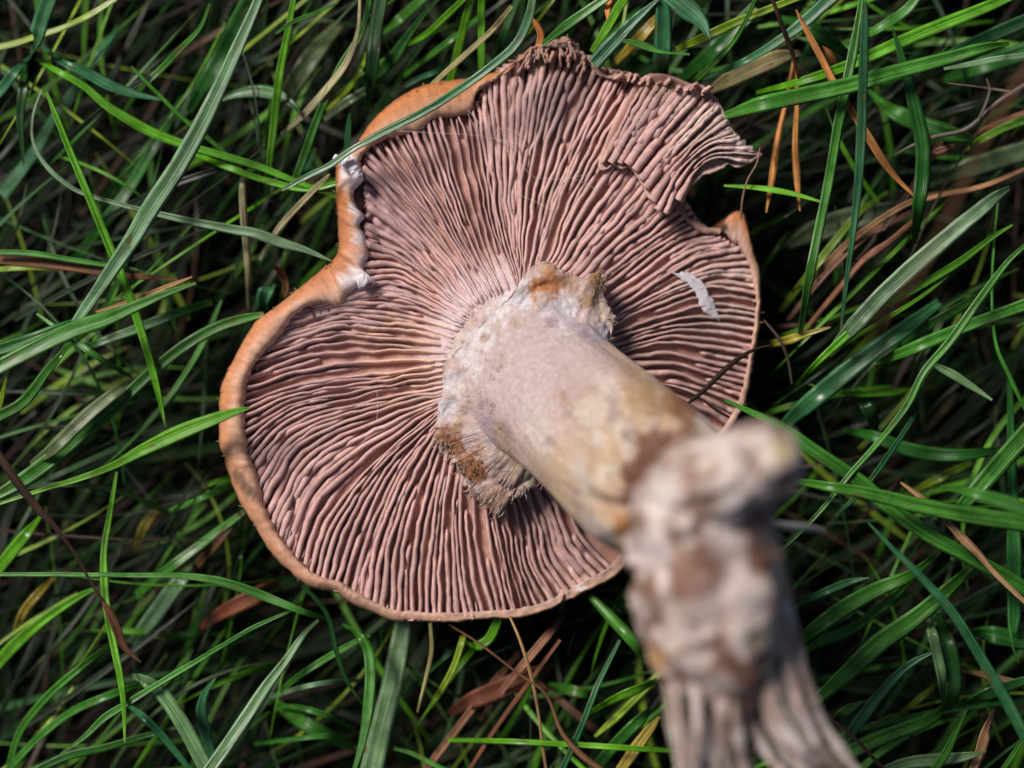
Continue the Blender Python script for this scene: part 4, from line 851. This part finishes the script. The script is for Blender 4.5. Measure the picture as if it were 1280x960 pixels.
B('upright dark ribbed blade with wet glints at the right edge', 'deep', 44, 46, [(1262,470,8),(1264,550,12),(1266,620,15),(1268,690,20),(1268,760,20),(1266,790,14)], roll=.1)
B('tan dead blade lying across the rust-spotted blade', 'tan', 62, 58, [(1126,603,2),(1150,621,8),(1180,648,8),(1205,675,11),(1225,695,9),(1245,718,6),(1295,765,6)], name='dry_straw', cat='dry grass')
B('straight slim blade falling from the right middle to the bottom right corner', 'teal', 62, 66, [(1085,653,2),(1120,690,7),(1150,720,10),(1190,765,12),(1225,820,13),(1260,880,15),(1292,940,15)], roll=0)
B('wide ribbed blade slanting from the stem base up to the rust-spotted blade', 'green', 54, 50, [(1015,880,18),(1060,840,23),(1100,803,24),(1140,775,23),(1180,742,20),(1215,708,12)], roll=0)
B('dark pointed blade parallel to and above the wide ribbed one', 'green', 52, 50, [(985,812,14),(1020,785,20),(1060,757,22),(1100,735,19),(1140,718,14),(1175,690,8)], roll=0)
B('jointed green blade between the two wide ones at lower right', 'green', 46, 46, [(990,822,12),(1030,800,16),(1065,785,15),(1090,768,12),(1115,748,14),(1145,720,9)])
B('small arched blade tip nearest the stem base at lower right', 'teal', 50, 52, [(982,764,5),(1020,745,9),(1060,728,9),(1086,722,2)])
B('bent blade with a pale wet upper half at lower right', 'pale', 52, 46, [(1158,766,8),(1165,790,13),(1172,820,14),(1178,850,13),(1179,880,8)], roll=0)
B('dark folded half of the bent blade at lower right', 'dark', 48, 44, [(1172,765,10),(1184,800,18),(1192,840,20),(1190,870,20),(1178,895,14)])
B('broad green blade running down left from the bent one', 'green', 44, 42, [(1188,880,12),(1160,900,18),(1120,915,19),(1080,932,19),(1040,952,17),(1010,970,14)])
B('slim curved blade rising to the bent one from the bottom', 'teal', 44, 48, [(1052,935,14),(1075,900,15),(1105,862,13),(1135,832,10),(1168,814,3)])
B('large pale flat blade tip at the bottom right', 'pale', 52, 54, [(1090,972,14),(1130,955,16),(1170,950,17),(1205,946,12),(1233,939,2)], roll=0)
B('spiky dark blade crossing the pale flat tip at the bottom right', 'green', 56, 62, [(1160,972,11),(1180,945,12),(1195,915,8),(1208,887,2)])
B('short bright blade tip beside the frayed stem base', 'green', 44, 48, [(1035,900,8),(1050,893,13),(1065,884,11),(1082,875,2)])
B('twisted tan dead blade at the bottom right', 'tan', 50, 48, [(1212,972,12),(1225,940,16),(1233,912,13),(1243,885,6)], name='dry_straw', cat='dry grass')
B('short tan straw entering from the right edge low down', 'tan', 42, 44, [(1198,837,6),(1235,845,9),(1265,852,9),(1295,858,8)], name='dry_straw', cat='dry grass')
B('level glossy stalk with white wet marks at the lower right edge', 'deep', 40, 42, [(1205,790,14),(1235,793,22),(1265,798,24),(1298,803,24)], roll=0)
B('dark leaf lying from the right edge toward the bent blade', 'deep', 46, 42, [(1298,845,8),(1260,858,16),(1225,872,20),(1195,885,16)])
B('thin brown stem slanting through the bottom right of the stem base', 'brown', 54, 52, [(1035,895,3),(1060,915,4),(1085,940,5),(1110,968,5)], name='dry_straw', cat='dry grass', rnd=True)
B('small green blade standing at the right edge under the level stalk', 'green', 54, 50, [(1262,780,3),(1264,800,4),(1268,815,3),(1273,828,1.5)])
B('lime blade crossing behind the slim curved one at lower right', 'lime', 34, 38, [(1108,905,6),(1135,885,9),(1160,865,9),(1178,852,5)])
B('narrow blade at the bottom right corner', 'green', 46, 52, [(1245,972,7),(1262,950,8),(1278,925,7),(1292,905,4)])
B('wide dark blade deep behind the slim ones at the upper right edge', 'deep', 24, 28, [(1180,100,14),(1220,85,22),(1265,70,24),(1300,58,24)])
B('short pale stick poking out from behind the stem base', 'white', 90, 96, [(940,650,5),(965,655,9),(1000,659,10),(1030,663,7)], name='pale_stick', cat='stick', rnd=True)
B('crooked black twig lying on the right gills beside the stem', 'darkbrown', 58, 50, [(858,506,4),(880,488,6),(905,463,7),(925,447,6),(945,436,4),(962,432,3)], name='twig', cat='twig', rnd=True)
B('thin black root curving along the gills under the crooked twig', 'darkbrown', 50, 50, [(800,478,3),(840,484,3),(870,495,3),(895,512,4),(912,522,3)], name='twig', cat='twig', rnd=True)
B('long pale dry stalk close to the lens at the right, blurred to a faint smear', 'brown', 118, 150, [(1480,-120,4),(1330,20,5),(1235,170,6),(1160,320,5),(1085,420,3)], name='dry_straw', cat='dry grass', rnd=True)
B('thin pale reddish straw lying under the right edge twigs', 'tan', 34, 36, [(1120,262,3),(1170,245,6),(1230,232,6),(1295,205,5)], name='dry_straw', cat='dry grass')

def build_blades():
    for i, (name, cat, label, col, z0, z1, pts, rnd, fold, roll) in enumerate(BL):
        m = len(pts); pp = []
        for k, (x, y, w_) in enumerate(pts):
            t = k/(m-1); pp.append((x, y, lerp(z0, z1, t), w_))
        for e in (0, -1):
            if pp[e][3] > 4.5 and 15 < pp[e][0] < 1265 and 15 < pp[e][1] < 945 and not (sdf(pp[e][0], pp[e][1]) < 14): pp[e] = (pp[e][0], pp[e][1], pp[e][2]-11, pp[e][3]*.8)
        rr = R.uniform(-.3, .3) if roll is None else roll
        if not rnd:
            pp = [(x, y, z, w_/max(.6, math.cos(rr))) for x, y, z, w_ in pp]
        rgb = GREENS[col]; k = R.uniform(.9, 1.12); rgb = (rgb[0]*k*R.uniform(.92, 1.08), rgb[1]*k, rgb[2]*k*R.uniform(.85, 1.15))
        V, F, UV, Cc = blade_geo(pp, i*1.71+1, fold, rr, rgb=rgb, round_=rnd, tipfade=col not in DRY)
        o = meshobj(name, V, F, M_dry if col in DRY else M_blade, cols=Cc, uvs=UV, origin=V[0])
        tag(o, label, cat, {'grass_blade': 'long grass blades lying round the mushroom', 'dry_straw': 'dry straws in the grass', 'pine_needle': 'brown fallen needles in the grass'}.get(name))

# ------------------------------------------------------------------ the mass of shorter grass and thatch underneath
def sdf_grid():
    poly = outc[::6]; g = np.zeros((60, 60))
    xs = np.linspace(200, 1040, 60); ys = np.linspace(0, 860, 60)
    for j, y in enumerate(ys):
        for i, x in enumerate(xs):
            d = np.min(np.hypot(poly[:, 0]-x, poly[:, 1]-y)); g[j, i] = -d if inpoly(x, y, poly) else d
    return xs, ys, g
XS, YS, SD = sdf_grid()
def sdf(x, y):
    if x < 200 or x > 1040 or y < 0 or y > 860: return 60
    i = (x-200)/840*59; j = y/860*59; i0, j0 = min(58, int(i)), min(58, int(j)); fi, fj = i-i0, j-j0
    return (SD[j0, i0]*(1-fi)+SD[j0, i0+1]*fi)*(1-fj)+(SD[j0+1, i0]*(1-fi)+SD[j0+1, i0+1]*fi)*fj
build_blades()
def field(x, y):
    """dominant lie of the grass, degrees from +x, screen up positive"""
    if x < 520 and y < 430: return 54
    if x < 420: return lerp(34, 48, sm(500, 900, y))
    if x < 820 and y > 700: return 55
    if x > 850: return lerp(30, 42, sm(100, 600, y))
    return 55
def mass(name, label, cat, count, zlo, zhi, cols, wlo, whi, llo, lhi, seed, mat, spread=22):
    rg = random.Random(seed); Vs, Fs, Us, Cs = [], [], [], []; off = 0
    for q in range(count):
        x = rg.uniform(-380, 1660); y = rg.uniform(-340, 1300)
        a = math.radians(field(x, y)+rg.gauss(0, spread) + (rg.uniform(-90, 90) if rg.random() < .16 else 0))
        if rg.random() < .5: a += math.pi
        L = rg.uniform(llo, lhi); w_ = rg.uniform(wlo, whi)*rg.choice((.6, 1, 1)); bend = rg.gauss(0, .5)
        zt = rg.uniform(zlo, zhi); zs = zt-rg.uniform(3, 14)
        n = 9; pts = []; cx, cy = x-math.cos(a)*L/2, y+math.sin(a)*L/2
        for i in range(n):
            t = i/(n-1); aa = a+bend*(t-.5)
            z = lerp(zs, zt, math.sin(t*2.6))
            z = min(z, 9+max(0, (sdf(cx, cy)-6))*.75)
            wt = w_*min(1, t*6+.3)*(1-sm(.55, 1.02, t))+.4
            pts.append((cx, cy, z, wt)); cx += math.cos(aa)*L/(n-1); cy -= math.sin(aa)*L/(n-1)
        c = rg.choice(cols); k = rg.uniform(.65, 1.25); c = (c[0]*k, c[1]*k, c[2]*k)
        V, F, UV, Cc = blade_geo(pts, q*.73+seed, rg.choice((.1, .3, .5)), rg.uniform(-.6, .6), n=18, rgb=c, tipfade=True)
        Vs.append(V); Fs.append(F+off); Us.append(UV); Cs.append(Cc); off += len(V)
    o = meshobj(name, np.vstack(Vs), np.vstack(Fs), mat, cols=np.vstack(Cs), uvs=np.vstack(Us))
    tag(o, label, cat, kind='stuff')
g = GREENS
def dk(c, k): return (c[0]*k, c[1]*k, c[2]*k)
mass('thatch', 'dead brown grass stems matted under the green blades', 'dead grass', 1700, -22, 4, [dk(g['brown'], .2), dk(g['pinkbrown'], .12), dk(g['darkbrown'], .5), dk(g['brown'], .15), dk(g['pinkbrown'], .22)], 3, 8, 160, 420, 21, M_dry, 30)  # browns cut far down: the black of shaded gaps is painted in
mass('grass', 'dense green grass with gap shade painted into its colour, lying in tangled layers under and around the mushroom', 'grass', 2700, -20, 6, [dk(g['dark'], .25), dk(g['dark'], .15), dk(g['deep'], .16), dk(g['dark'], .3), dk(g['green'], .12)], 7, 16, 160, 460, 31, M_deep)  # greens cut to near black; shade between blades is put in the colour
mass('grass', 'loose upper layer of thin green grass blades between the long separate ones', 'grass', 1400, 3, 38, [dk(g['dark'], .4), dk(g['deep'], .4), g['green'], dk(g['dark'], .3), g['deep'], g['bright'], dk(g['green'], .3), dk(g['dark'], .4), dk(g['bright'], .9), dk(g['brown'], .5), dk(g['deep'], .3), g['lime']], 2.2, 8, 120, 380, 47, M_mid, 26)
